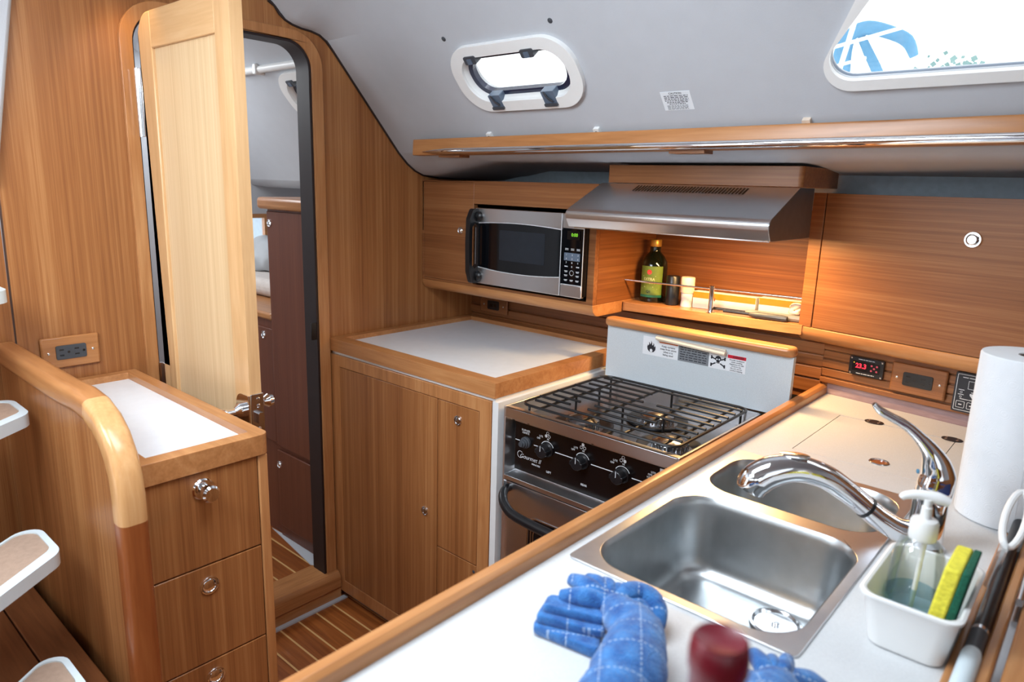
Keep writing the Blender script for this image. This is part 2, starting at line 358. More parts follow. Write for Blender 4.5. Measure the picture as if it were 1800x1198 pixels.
def pull(parent, O, axis, r=.0125, proud=.0, mat=None):
    """round chrome finger pull: bezel ring and pressed button"""
    b = B(); lathe(b, [(r, -.004), (r, .001), (r*.97, .0028), (r*.86, .0034), (r*.82, .001), (r*.82, -.004)], O, axis, 28); k = obj('knob', b, CHROME, parent)
    b = B(); lathe(b, [(r*.80, -.004), (r*.80, proud+.0005), (r*.70, proud+.0025), (r*.4, proud+.0042), (.0001, proud+.0048)], O, axis, 28); obj('button', b, mat or CHROME, k); return k
def screw(b, O, axis, r=.003): lathe(b, [(r, -.002), (r, .0004), (r*.6, .0014), (.0001, .0016)], O, axis, 12)

# ------------------------------------------------------------------ the setting
b = B(); box(b, -.06, 3.3, -2.4, 1.15, -.03, 0); struct(obj('floor', b, SOLE))
b = B(); box(b, -2.3, -.06, -2.4, 1.15, .06, .10); struct(obj('floor_aft', b, SOLE))
GASK = [(.1353, 1.9105), (.1555, 1.8997), (.1687, 1.8815), (.1859, 1.8696), (.2072, 1.8613), (.2364, 1.8557), (.2684, 1.8534), (.2971, 1.8472), (.3202, 1.8335),
        (.3454, 1.8085), (.5961, 1.5251), (.6332, 1.4912), (.6662, 1.4696), (.7027, 1.4553), (.7782, 1.4475)]
hole = rp([(-.236, .09), (.262, .09), (.262, 1.818), (-.236, 1.818)], [.02, .02, .075, .075], 8)
outl = [(-.555, 0), (1.15, 0), (1.15, 1.44)]+list(reversed(GASK))+[(.10, 1.95), (-.535, 1.95)]
b = B(); plate(b, [outl, hole], FX(0, 0, 0), -.022, 0); struct(obj('wall_left', b, VZ, smooth=False))
b = B(); tube(b, [(.003, y, z) for y, z in GASK]+[(.003, 1.1, 1.442)], .0045, 8); struct(obj('trim_1', b, RUBBER))
# door casing, threshold and dark rubber lined jamb
outer = rp([(-.266, .055), (.300, .055), (.300, 1.846), (-.266, 1.846)], [0, 0, .10, .10], 10)
inner = rp([(-.236, .10), (.262, .10), (.262, 1.818), (-.236, 1.818)], [0, 0, .075, .075], 10)
b = B(); plate(b, [outer, inner], FX(0, 0, 0), .0005, .012); struct(obj('trim_2', b, SZ, bevel=.003))
inj = rp([(-.233, .096), (.254, .096), (.254, 1.811), (-.233, 1.811)], [0, 0, .07, .07], 10)
b = B(); plate(b, [inner, inj], FX(0, 0, 0), -.060, .008); struct(obj('trim_3', b, RUBBER, bevel=.002))
b = B(); prism(b, rp([(-.075, .045), (.036, .045), (.036, .085), (.022, .102), (-.075, .102)], [0, 0, .006, .006, 0], 3), 'y', -.3, .302); struct(obj('trim_4', b, SY, bevel=.002))
b = B(); box(b, .0, .030, -.29, .303, .0, .046); struct(obj('trim_6', b, SY))
b = B(); box(b, .030, .046, -.29, .32, 0, .006); struct(obj('trim_7', b, LINER))

# moulded white headliner: sloping cabin side with two window cut-outs, soffit and the underside behind the lockers
SF = frame((0, .565, 1.56), (1, 0, 0), (0, -.6627, .7489))
sz = lambda z: (z-1.56)/.7489
oval = rr(.66-.178, .193-.074, .66+.178, .193+.074, .07, 10)
def bigwin(d):
    P0 = [(1.380-d*.2, sz(1.638)-d), (2.35+d, sz(1.638)-d), (2.30+d, sz(1.815)+d), (1.545-d*1.1, sz(1.815)+d)]
    return rp(P0, [.045+d*.4, .03, .03, .03], 10)
bw_in, bw_out = bigwin(-.012), bigwin(.004)
b = B(); plate(b, [[(-.0, sz(1.524)), (2.6, sz(1.524)), (2.6, sz(1.8366)), (0, sz(1.8366))], oval, bw_in], SF, -.014, 0)
up0 = [(.3202, 1.8335), (.2971, 1.8472), (.2684, 1.8534), (.2364, 1.8557), (.2072, 1.8613), (.1859, 1.8696), (.1555, 1.8997), (.10, 1.95)]
up1 = [(.3202, 1.8366), (.297, 1.8628), (.275, 1.888), (.2565, 1.9086), (.235, 1.925), (.20, 1.94), (.15, 1.948), (.10, 1.95)]
mid = [((a[0]*.35+c[0]*.65), (a[1]*.35+c[1]*.65)) for a, c in zip(up0, up1)]
loft(b, [[(x, y, z) for y, z in p] for x, p in ((0, up0), (.05, up0), (.14, mid), (.24, up1), (2.6, up1))], False, False)
lo0 = [(.5961, 1.5251), (.6332, 1.4912), (.6662, 1.4696), (.7027, 1.4553), (.7782, 1.4475), (.95, 1.444), (1.15, 1.441)]
lo1 = [(.5961, 1.5251), (.612, 1.512), (.64, 1.503), (.70, 1.500), (.80, 1.4975), (.97, 1.482), (1.15, 1.455)]
mid = [((a[0]+c[0])/2, (a[1]+c[1])/2) for a, c in zip(lo0, lo1)]
loft(b, [[(x, y, z) for y, z in p] for x, p in ((0, lo0), (.07, lo0), (.2, mid), (.34, lo1), (2.6, lo1))], False, False)
struct(obj('ceiling', b, LINER, ang=50))
b = B(); box(b, 0, 3.3, -2.4, .105, 1.95, 1.97); struct(obj('ceiling_saloon', b, LINER))
b = B(); box(b, -2.3, 3.3, 1.15, 1.17, 0, 1.6); prism(b, [(.985, 1.4835), (.995, 1.4835), (1.085, 1.345), (1.075, 1.345)], 'x', .002, 2.58); struct(obj('wall_back', b, HULL))
W5 = [rr(.35, 1.38, 1.45, 1.72, .05), rr(1.65, 1.38, 2.75, 1.72, .05)]
b = B(); plate(b, [[(-.02, 1.1), (3.3, 1.1), (3.3, 1.97), (-.02, 1.97)]]+W5, frame((0, -2.4, 0), (1, 0, 0), (0, 0, 1)), 0, .02); struct(obj('wall_front', b, LINER))
b = B(); box(b, -.02, 3.3, -2.42, -2.38, 0, 1.1); struct(obj('wall_front_lower', b, VZ))
for k, l in enumerate(W5):
    b = B(); plate(b, [l], frame((0, -2.405, 0), (1, 0, 0), (0, 0, 1)), 0, .004); struct(obj('window_%d' % (5+k), b, GLASS))
b = B(); box(b, 3.3, 3.32, -2.4, 1.17, 1.1, 1.97); struct(obj('wall_right', b, LINER))
b = B(); box(b, 3.28, 3.32, -2.4, 1.17, 0, 1.1); struct(obj('wall_right_lower', b, VZ))
b = B(); box(b, 2.58, 2.6, .10, 1.15, 0, 1.97); struct(obj('wall_right_galley', b, VZ))
# white moulded companionway side at the far left edge of the forward bulkhead
b = B(); plate(b, [[(-1.6, 1.40), (-.545, 1.40), (-.526, 1.514), (-.450, 1.95), (-1.6, 1.95)]], FX(-.002, 0, 0), -.02, .02); struct(obj('wall_companionway', b, LINER, bevel=.008))
b = B(); box(b, -.024, -.001, -1.6, -.548, 0, 1.42); struct(obj('wall_companionway_lower', b, VZ))

# ---- opening port in the cabin side (window_1) 
def portlight(name, cu, latches=True, hw=.205):
    F = frame(at(SF, cu, .193, 0), SF[1], SF[2]); w = sroot(name, at(F, 0, 0, 0))
    b = B(); plate(b, [rr(-hw, -.097, hw, .097, .085, 12), rr(.033-hw, -.066, hw-.033, .066, .062, 12)], F, -.002, .012); obj('trim_ring', b, WPLAS, w, bevel=.006, seg=3)
    b = B(); o0 = rr(.03-hw, -.069, hw-.03, .069, .064, 12); o1 = rr(.04-hw, -.060, hw-.04, .060, .056, 12)
    loft(b, [[at(F, *p, .008) for p in o0], [at(F, *p, -.008) for p in o1], [at(F, *p, -.045) for p in o1]], False); obj('sleeve', b, WPLAS, w)
    b = B(); plate(b, [rr(.039-hw, -.061, hw-.039, .061, .057, 12), rr(.054-hw, -.048, hw-.054, .050, .046, 12)], F, -.026, -.010); s = obj('sash', b, SMOKE, w, bevel=.004)
    b = B(); plate(b, [rr(.052-hw, -.050, hw-.052, .052, .047, 12)], F, -.022, -.018); obj('pane', b, GLASS, s)
    for hx in (.09-hw, hw-.127):
        b = B(); F2 = frame(at(F, hx, .060, 0), F[1], F[2]); plate(b, [rr(-.020, -.010, .020, .012, .005)], F2, -.016, .016); h = obj('hinge', b, DGREY, w, bevel=.003)
        b = B(); plate(b, [rr(-.009, -.009, .007, .006, .002)], F2, .016, .0175); obj('pin_cap', b, BLUEGREY, h)
    if latches:
        for hx in (-.098, .084):
            b = B(); F2 = frame(at(F, hx, -.064, 0), F[1], F[2])
            plate(b, [rr(-.020, -.022, .020, .018, .002)], F2, -.010, .013); h = obj('latch', b, BLUEGREY, w, bevel=.002)
            b = B(); tube(b, [at(F2, -.012, .017, .012), at(F2, -.003, .0, .0145), at(F2, .007, -.012, .0135)], [.007, .008, .008], 8, flat=.35); obj('lever', b, DGREY, h)
            b = B(); plate(b, [rr(-.021, -.024, .021, -.016, .002)], F2, .0, .017); obj('latch_foot', b, DGREY, h, bevel=.002)
    return w
portlight('window_1', .66)
# ---- fixed large window (window_2)
w = sroot('window_2', at(SF, 1.9, .2, 0))
b = B(); plate(b, [bigwin(.0115), bigwin(-.011)], SF, -.004, .010); obj('trim_ring', b, WPLAS, w, bevel=.005, seg=3)
b = B(); plate(b, [bigwin(-.0105), bigwin(-.0125)], SF, -.010, -.004); obj('gasket', b, BLUEGREY, w)
b = B(); plate(b, [bigwin(-.009)], SF, -.018, -.012); obj('pane', b, GLASS, w)

# ---- outside the window: a blue canvas arch, pale rails and a tree on the dock
# ------------------------------------------------------------------ aft cabin beyond the doorway
b = B(); oval2 = rr(-.212-.158, .193-.074, -.212+.158, .193+.074, .07, 10)
plate(b, [[(-2.3, sz(1.42)), (-.022, sz(1.42)), (-.022, sz(1.9)), (-2.3, sz(1.9))], oval2], SF, -.014, 0)
loft(b, [[(x, y, z) for y, z in ((.264, 1.9), (.22, 1.93), (.15, 1.945), (-2.4, 1.95))] for x in (-2.3, -.022)], False, False)
loft(b, [[(x, y, z) for y, z in ((.689, 1.42), (.72, 1.395), (.80, 1.385), (1.15, 1.38))] for x in (-2.3, -.022)], False, False)
struct(obj('ceiling_aft', b, LINER, ang=50))
portlight('window_3', -.212, False, .185)
b = B(); plate(b, [[(-2.4, .1), (1.15, .1), (1.15, 1.95), (-2.4, 1.95)], [(.62, 1.11), (.766, 1.11), (.766, 1.245), (.62, 1.245)]], FX(-1.2, 0, 0), -.02, 0); struct(obj('wall_aft', b, LINER))
b = B(); plate(b, [[(.60, 1.09), (.782, 1.09), (.782, 1.262), (.60, 1.262)], [(.622, 1.112), (.764, 1.112), (.764, 1.243), (.622, 1.243)]], FX(-1.2, 0, 0), -.01, .012); wf = struct(obj('window_4', b, SY))
b = B(); quad(b, FX(-1.212, 0, 0), .62, 1.11, .766, 1.245); obj('pane', b, GLASS, wf)
b = B(); box(b, -1.2, -.03, 1.0, 1.02, .95, 1.40); struct(obj('wall_aft_side', b, LINER))
b = B(); tube(b, [(-.58, .352, 1.792), (-.03, .352, 1.792)], .0125, 14); t = tag(obj('grab_rail', b, WPLAS), 'white tubular grab rail on the aft cabin liner beyond the doorway', 'rail')
b = B(); box(b, -.462, -.44, .335, .372, 1.775, 1.81); obj('end_bracket', b, WPLAS, t, bevel=.004)
b = B(); box(b, -1.19, -1.12, .90, .96, 1.45, 1.49); tag(obj('reading_lamp', b, BPLAS, bevel=.006), 'small black reading lamp high in the aft cabin, seen through the doorway', 'lamp')
t = thing('aft_locker', 'tall dark wood locker with rounded pale top in the aft cabin beyond the doorway', 'cabinet', (-.18, .3, .10))
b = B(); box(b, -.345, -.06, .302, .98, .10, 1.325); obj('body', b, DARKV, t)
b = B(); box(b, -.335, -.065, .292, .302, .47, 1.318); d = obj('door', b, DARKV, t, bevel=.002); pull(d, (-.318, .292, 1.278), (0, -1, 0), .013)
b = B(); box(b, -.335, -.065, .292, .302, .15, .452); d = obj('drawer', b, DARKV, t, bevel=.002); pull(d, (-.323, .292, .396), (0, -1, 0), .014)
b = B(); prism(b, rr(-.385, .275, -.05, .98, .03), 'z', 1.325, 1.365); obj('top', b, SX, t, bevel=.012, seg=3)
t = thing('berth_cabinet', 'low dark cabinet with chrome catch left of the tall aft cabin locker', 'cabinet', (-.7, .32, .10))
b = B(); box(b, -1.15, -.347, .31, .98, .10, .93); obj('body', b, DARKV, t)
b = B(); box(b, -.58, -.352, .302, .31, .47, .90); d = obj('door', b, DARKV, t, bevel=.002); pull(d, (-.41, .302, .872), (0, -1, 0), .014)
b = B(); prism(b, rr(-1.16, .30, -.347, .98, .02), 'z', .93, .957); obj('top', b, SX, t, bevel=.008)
b = B(); plate(b, [[(-.42, .303), (-.08, .255), (-.062, .262), (-.066, .31), (-.15, .313)]], FZ(0, 0, .1005), -.0005, .002); struct(obj('trim_8', b, LINER))
b = B(); box(b, -1.14, -.60, .46, .98, .958, 1.03); tag(obj('mattress', b, MATTR, bevel=.03, seg=4), 'pale mattress on the low aft cabin cabinet', 'mattress')
b = B()
for k in range(7):
    a = k*.9; tube(b, [(-1.0+.08*math.cos(a), .56+.02*k, 1.06+.008*k), (-.95+.06*math.sin(a), .63, 1.09+.008*k), (-.86, .60+.02*k, 1.065)], [.04, .055, .04], 10, sub=3)
tag(obj('blanket', b, GREYCL, remesh=.012), 'crumpled grey blanket on the aft cabin berth beyond the doorway', 'blanket')

# ------------------------------------------------------------------ door_1: open on its left hand hinges, standing along the chest
d = sroot('door_1', (.03, -.223, .1))
Fd = FY(0, -.237, 0); LX = .047
lo = rp([(LX, .12), (.492, .12), (.492, 1.80), (LX, 1.80)], [.01, .01, .012, .055], 8)
pan = [(.114, .20), (.428, .20), (.428, 1.718), (.114, 1.718)]
b = B(); plate(b, [[(LX, .12), (.118, .12), (.118, 1.80)]+[p for p in lo if p[0] < .112 and p[1] > 1.7]], Fd, -.028, 0); obj('stile', b, DOORS, d, bevel=.003)
b = B(); plate(b, [[p for p in lo if p[0] > .43 and p[1] < 1][::1]+[p for p in lo if p[0] > .43 and p[1] > 1]+[(.428, 1.80), (.428, .12)]], Fd, -.028, 0); obj('stile', b, DOORS, d, bevel=.003)
b = B(); box(b, .118, .428, -.237, -.209, 1.718, 1.80); obj('top_rail', b, DOORSX, d, bevel=.002)
b = B(); box(b, .118, .428, -.237, -.209, .12, .20); obj('bottom_rail', b, DOORSX, d, bevel=.002)
b = B(); box(b, .110, .432, -.229, -.215, .19, 1.722); obj('panel', b, DOORV, d)
for z0, z1 in ((1.52, 1.68), (.79, .945)):
    b = B(); box(b, .004, .049, -.2375, -.2345, z0, z1); h = obj('hinge', b, STEELD, d, bevel=.001)
    b = B(); tube(b, [(.030, -.239, z0), (.030, -.239, z1)], .006, 10); obj('hinge_pin', b, STEELD, h)
b = B(); box(b, .4905, .4945, -.2365, -.2055, .845, .957); lk = obj('lock_plate', b, STEELD, d, bevel=.001)
b = B(); plate(b, [rp([(.437, .845), (.493, .845), (.493, .955), (.437, .955)], [.01, .0, .0, .025], 6)], FY(0, -.2375, 0), 0, .004); obj('face_plate', b, CHROME, d, bevel=.001)
b = B()
for z in (.945, .929, .875): screw(b, (.4945, -.219, z), (1, 0, 0), .0045)
obj('screw', b, STEELD, lk)
b = B(); plate(b, [rr(-.226, .888, -.212, .916, .004)], FX(.4945, 0, 0), 0, .012); obj('latch_bolt', b, STEELD, lk, bevel=.002)
b = B(); lathe(b, [(.018, 0), (.018, .010), (.012, .016), (.009, .020), (.009, .04), (.006, .044)], (.463, -.241, .916), (0, -1, 0)); h = obj('handle_rose', b, CHROME, d)
b = B(); tube(b, [(.463, -.276, .916), (.44, -.281, .914), (.40, -.281, .910), (.365, -.279, .906)], [.009, .009, .008, .006], 12, sub=3); obj('lever_handle', b, CHROME, h)
b = B(); lathe(b, [(.013, 0), (.013, .012), (.009, .018), (.016, .03), (.014, .04), (.0001, .042)], (.463, -.209, .926), (0, 1, 0)); obj('knob', b, CHROME, d)
b = B(); box(b, .001, .006, .235, .262, .93, .985); struct(obj('trim_9', b, BPLAS, bevel=.002))

# ------------------------------------------------------------------ left: drawer chest, partition, ladder, bench
t = thing('drawer_chest', 'wooden drawer chest with round chrome pulls standing beside the open door', 'drawer chest', (.33, -.42, 0))
b = B(); box(b, .004, .655, -.545, -.302, .0, .888); obj('body', b, VX, t)
zs = [(.887, .6945), (.6915, .4865), (.4835, .2815), (.2785, .08)]
for i, (zt, zb) in enumerate(zs):
    b = B(); box(b, .653, .667, -.546, -.3215, zb, zt); dr = obj('drawer', b, VZ, t, bevel=.0015)
    zk = (.853, .650, .4475, .245)[i]
    if i == 0:
        b = B(); lathe(b, [(.021, 0), (.021, .003), (.0185, .006), (.0135, .007)], (.667, -.4335, zk), (1, 0, 0)); k = obj('knob', b, CHROME, dr)
        b = B(); lathe(b, [(.0125, .004), (.0125, .024), (.0165, .027), (.0165, .036), (.013, .040), (.0001, .0405)], (.667, -.4335, zk), (1, 0, 0)); obj('button', b, CHROME, k)
    else: pull(dr, (.667, -.4335, zk), (1, 0, 0), .0185)
b = B(); box(b, .640, .6685, -.3195, -.2985, .0, .888); obj('stile', b, SZ, t, bevel=.003)
b = B(); plate(b, [rp([(.002, -.546), (.673, -.546), (.673, -.2945), (.002, -.2945)], [0, .0, .018, 0], 5), [(.030, -.520), (.640, -.520), (.640, -.322), (.030, -.322)]], FZ(0, 0, 0), .889, .9315); obj('fiddle_rail', b, SX, t, bevel=.005, seg=3)
b = B(); box(b, .028, .642, -.522, -.320, .889, .915); obj('counter_top', b, WHITE, t)

CAPM = wood('cap_curve', srgb(178, 128, 80), srgb(204, 154, 102), srgb(220, 176, 126), 'z', solid=True, rough=.22)
t = thing('partition', 'wooden partition with rounded honey coloured cap rail between the ladder and the drawer chest', 'partition', (.35, -.572, 0))
prof = [(.003, 1.044), (.44, 1.044), (.52, 1.048), (.58, 1.043), (.63, 1.026), (.665, 1.002), (.692, .968), (.707, .93), (.7125, .89), (.7125, .845), (.7125, .0)]
def inset(pf, d):
    out = []
    for i, p in enumerate(pf):
        a = Vector(pf[max(i-1, 0)]); c = Vector(pf[min(i+1, len(pf)-1)]); q = (c-a).normalized(); out.append((p[0]+q.y*d, p[1]-q.x*d))
    return out
inn = inset(prof, .046); out_ = prof
FP = FY(0, -.548, 0)   # normal -y; the rail straddles the panel
def railseg(i0, i1, mat):
    b = B(); rings = []
    for i in range(i0, i1+1):
        o, n = Vector((out_[i][0], out_[i][1])), Vector((inn[i][0], inn[i][1])); q = (n-o).normalized()
        cs = rr(-.594, 0, -.547, .046, .013, 4); rings.append([(o.x+q.x*w, y, o.y+q.y*w) for y, w in cs])
    loft(b, rings); return obj('cap_rail', b, mat, t)
railseg(0, 3, SX); railseg(3, 9, CAPM); railseg(9, 10, SZD)
b = B(); pp = inset(prof, .03); plate(b, [[(.003, 0)]+[(p[0], p[1]) for p in reversed(pp)]], FY(0, -.583, 0), -.024, 0); obj('panel', b, VZ, t)

t = thing('companionway_ladder', 'white framed companionway ladder with brown non-slip treads at the left edge', 'ladder', (.6, -.85, .0))
dv = Vector((.62, -.78, 0)).normalized(); nv = Vector((.78, .62, 0))
for z, (ex, ey), nose in ((.95, (.285, -.602), .0), (.745, (.515, -.634), 0), (.55, (.665, -.655), 0), (1.19, (.19, -.592), 0)):
    # tread outline: right-hand end runs along the cabin, long edges run diagonally
    E_ = Vector((ex, ey)); d2 = Vector((dv.x, dv.y)); f0 = E_; b0 = E_+Vector((-.165, .0))
    pts = [tuple(b0), tuple(b0+d2*.62), tuple(f0+d2*.62), tuple(f0)]
    o = rp(pts, [.03, .01, .01, .045], 8)
    cen = sum((Vector(p) for p in pts), Vector((0, 0)))/4
    i_ = rp([tuple(b0+Vector((.014, -.011))), tuple(b0+d2*.61+Vector((.016, .0))), tuple(f0+d2*.61+Vector((-.017, 0))), tuple(f0+Vector((-.022, -.011)))], [.024, .01, .01, .038], 8)
    b = B(); plate(b, [o, i_], FZ(0, 0, z), -.026, 0); tr = obj('tread', b, TREADW, t, bevel=.006, seg=3)
    b = B(); plate(b, [i_], FZ(0, 0, z), -.023, -.003); obj('non_slip_pad', b, TREADM, tr)
b = B(); tube(b, [(.46, -.772, .4895), (.45, -.770, .58), (.30, -.765, .93), (.14, -.755, 1.19)], .016, 12, sub=4); obj('stringer', b, TREADW, t)
b = B(); tube(b, [(.76, -1.152, .02), (.76, -1.152, .3), (.75, -1.15, .58), (.60, -1.145, .93), (.44, -1.135, 1.19)], .016, 12, sub=4); obj('stringer', b, TREADW, t)

t = thing('planked_box', 'dark teak planked box beneath the ladder treads at lower left', 'box', (.3, -.8, 0))
for y0, y1 in ((-.672, -.602), (-.745, -.675), (-.818, -.748), (-.891, -.821), (-.964, -.894)):
    b = B(); box(b, -.5, .66, y0, y1, .455, .488); obj('plank', b, PLANK, t, bevel=.002)
b = B(); box(b, -.5, .64, -.964, -.604, .0, .456); obj('body', b, DARKV, t)

# ------------------------------------------------------------------ cupboard with white worktop left of the stove
t = thing('base_cupboard', 'wooden base cupboard with two tall doors between the doorway and the stove', 'cupboard', (.37, .4, 0))
b = B(); box(b, .006, .727, .322, .95, .03, .879); box(b, .7275, .748, .306, .80, .0, .879); obj('body', b, plain('white_side', srgb(222, 225, 226), .4, noise_amt=.02), t)
b = B(); box(b, .006, .72, .33, .9, .0, .03); obj('toe_kick', b, LINER, t)
b = B(); plate(b, [[(.006, .03), (.725, .03), (.725, .878), (.006, .878)], [(.052, .0745), (.682, .0745), (.682, .8405), (.052, .8405)]], FY(0, .3034, 0), -.02, 0); obj('face_frame', b, SZ, t, bevel=.002)
for nm, x0, x1, z0, z1 in (('door', .0535, .5175, .076, .839), ('door', .5205, .6805, .389, .839), ('drawer', .5205, .6805, .076, .386)):
    b = B(); box(b, x0, x1, .304, .321, z0, z1); dd = obj(nm, b, VZ, t, bevel=.0012)
    if x0 < .3: pull(dd, (.4675, .304, .481), (0, -1, 0), .0145, mat=STEELD)
    elif z0 > .3: pull(dd, (.6025, .304, .796), (0, -1, 0), .0145, mat=STEELD)
    else:
        b = B(); screw(b, (.672, .304, .366), (0, -1, 0), .005); obj('catch', b, DGREY, dd)
t = thing('cupboard_worktop', 'white laminate worktop with wooden edge rail left of the stove', 'worktop', (.37, .6, .88))
b = B(); plate(b, [rp([(.003, .3005), (.7395, .3005), (.7395, .955), (.003, .955)], [0, .004, 0, 0]), [(.033, .344), (.700, .344), (.700, .925), (.033, .925)]], FZ(0, 0, 0), .8892, .930); obj('fiddle_rail', b, SX, t, bevel=.004, seg=3)
b = B(); box(b, .031, .702, .342, .927, .8892, .9155); obj('laminate_top', b, WHITE, t)
b = B(); box(b, .010, .735, .309, .95, .8792, .8892); obj('underside', b, WPLAS, t)

# ------------------------------------------------------------------ gas stove
t = thing('gas_stove', 'stainless steel three burner gas stove with black control panel and oven', 'stove', (1.0, .53, .1))
X0, X1 = .757, 1.262
b = B(); box(b, X0, X0+.006, .318, .757, .1, .8725); box(b, X1-.006, X1, .318, .757, .1, .8725); box(b, X0, X1, .745, .757, .1, .8725); box(b, X0, X1, .365, .757, .1, .800); obj('body', b, STEEL, t, bevel=.001)
b = B(); box(b, X0+.004, X1-.004, .372, .748, .800, .832); tr = obj('cooktop_tray', b, TRAYST, t)
b = B(); box(b, X0+.006, X1-.006, .3165, .323, .844, .871); box(b, X0+.006, X1-.006, .3165, .338, .8685, .871); obj('front_rail', b, STEEL, t, bevel=.001)
b = B(); box(b, X0+.006, X1-.006, .738, .746, .832, .874); obj('back_rail', b, STEEL, t)
FPN = FY(0, .352, 0)
b = B(); plate(b, [[(X0+.012, .693), (X1-.012, .693), (X1-.012, .826), (X0+.012, .826)]], FPN, -.012, 0); pn = obj('control_panel', b, PANELBK, t, bevel=.001)
b = B(); box(b, X0+.010, X1-.010, .350, .357, .826, .830); box(b, X0+.006, X1-.006, .320, .372, .681, .684); box(b, X0+.006, X1-.006, .318, .321, .672, .684); obj('panel_trim', b, STEEL, pn, bevel=.0008)
kx = (.808, .878, .988, 1.103, 1.205); kz = .776
pr = B()
xs = [X0+.014]+[k for k in kx]+[X1-.02]
def stamp(nm):
    global pr
    obj(nm, pr, INKW, pn, smooth=False); pr = B()
for i in range(len(kx)): quad(pr, FPN, (X0+.014 if i == 0 else kx[i-1]+.026), kz-.0011, kx[i]-.022, kz+.0011); stamp('scale_line')
for s, z in (('BURNER', .808), ('IGNITE', .801)): text(pr, s, FPN, .806, z, .0055, bold=.02); stamp('lettering')
text(pr, 'Gourmet II', FPN, .823, .735, .0125, shear=.35, sx=.92, bold=-.008); stamp('brand_lettering'); text(pr, 'PRINCESS', FPN, .843, .722, .0048, bold=.02); stamp('brand_lettering')
ring(pr, FPN, .789, .738, .0085, .0098, a0=40, a1=330)
obj('brand_lettering', pr, INKW, pn, smooth=False); pr = B()
for k, nm in ((1, 'LEFT'), (2, 'REAR'), (3, 'RIGHT'), (4, 'OVEN')):
    x = kx[k]; ring(pr, FPN, x, kz, .0205, .0222, a0=25, a1=150); obj('dial_arc', pr, INKW, pn, smooth=False); pr = B()
    for s, dx, z, h in ((nm, .008, .716, .0058), ('LITE', -.021, .806, .005), ('OFF', -.029, .799, .0048), ('HI', .002, .803, .005)): text(pr, s, FPN, x+dx, z, h, bold=.02); stamp('lettering')
    if k < 4:
        for j, (dx, dz) in enumerate(((-.005, .811), (.005, .811), (.0, .819))):
            if (k, j) in ((1, 0), (2, 2), (3, 1)): poly(pr, FPN, circ(x+dx, dz, .0042, 12))
            else: ring(pr, FPN, x+dx, dz, .0031, .0043, n=12)
    else: quad(pr, FPN, x-.005, .809, x+.005, .822); text(pr, 'HTG', FPN, x-.03, .792, .005)
    obj('burner_symbol', pr, INKW, pn, smooth=False); pr = B()
pr.free()
b = B(); lathe(b, [(.0155, 0), (.0155, .006), (.0125, .007), (.0125, .012), (.0095, .013), (.0095, .018), (.0065, .019), (.0065, .024), (.0001, .0245)], (kx[0], .352, kz), (0, -1, 0)); obj('igniter_button', b, DGREY, pn)
for k in (1, 2, 3, 4):
    b = B(); lathe(b, [(.0195, 0), (.0195, .004), (.0165, .008), (.0165, .026), (.0145, .029), (.0001, .0292)], (kx[k], .352, kz), (0, -1, 0)); box(b, kx[k]-.0185, kx[k]+.0185, .323, .345, kz-.005, kz+.005); kn = obj('knob', b, BPLAS, pn, bevel=.0012)
    b = B(); quad(b, FY(kx[k], .3226, kz), -.0008, .002, .0008, .0175); obj('pointer', b, INKW, kn)
# burners
for bx, by in ((.930, .428), (1.045, .603), (1.165, .455)):
    b = B(); lathe(b, [(.078, 0), (.080, .006), (.070, .006), (.046, -.004), (.0001, -.004)], (bx, by, .833), n=40, cap=False); bw = obj('burner_bowl', b, BPLAS, t)
    b = B(); lathe(b, [(.041, 0), (.0425, .016), (.033, .018), (.0001, .018)], (bx, by, .832), n=36); obj('burner_ring', b, STEELD, bw)
    b = B()
    for k in range(28):
        a = 2*math.pi*k/28; lathe(b, [(.0022, 0), (.0022, .013)], (bx+.0425*math.cos(a), by+.0425*math.sin(a), .834), n=6)
    obj('burner_teeth', b, CHROME, bw)
    b = B(); lathe(b, [(.043, 0), (.042, .004), (.026, .012), (.0001, .016)], (bx, by, .849), n=32); obj('burner_cap', b, TRAYST, bw)
b = B(); G = .884
fr = rr(.795, .338, 1.240, .728, .03, 5); tube(b, [(x, y, G) for x, y in fr]+[(fr[0][0], fr[0][1], G)], .0036, 8)
for y, segs in ((.375, [(.815, 1.236)]), (.412, [(.80, .90), (.955, 1.12), (1.19, 1.236)]), (.449, [(.815, .905), (.95, 1.13), (1.18, 1.236)]), (.489, [(.80, 1.236)]), (.528, [(.82, 1.236)]), (.568, [(.80, 1.02), (1.06, 1.236)]), (.608, [(.82, 1.00), (1.085, 1.236)]), (.648, [(.80, 1.0), (1.08, 1.236)]), (.690, [(.815, 1.236)])):
    for a, c in segs: tube(b, [(a, y, G+.004), (c, y, G+.004)], .0034, 8)
for x in (.855, .985, 1.105, 1.205): tube(b, [(x, .345, G-.003), (x, .722, G-.003)], .0034, 8)
for x, y in ((.82, .345), (.82, .72), (1.02, .345), (1.02, .722), (1.22, .345), (1.22, .722), (.985, .528), (1.105, .528), (.855, .61), (.855, .5)): tube(b, [(x, y, G-.002), (x, y, .831)], .0032, 8)
obj('grate', b, IRON, t)
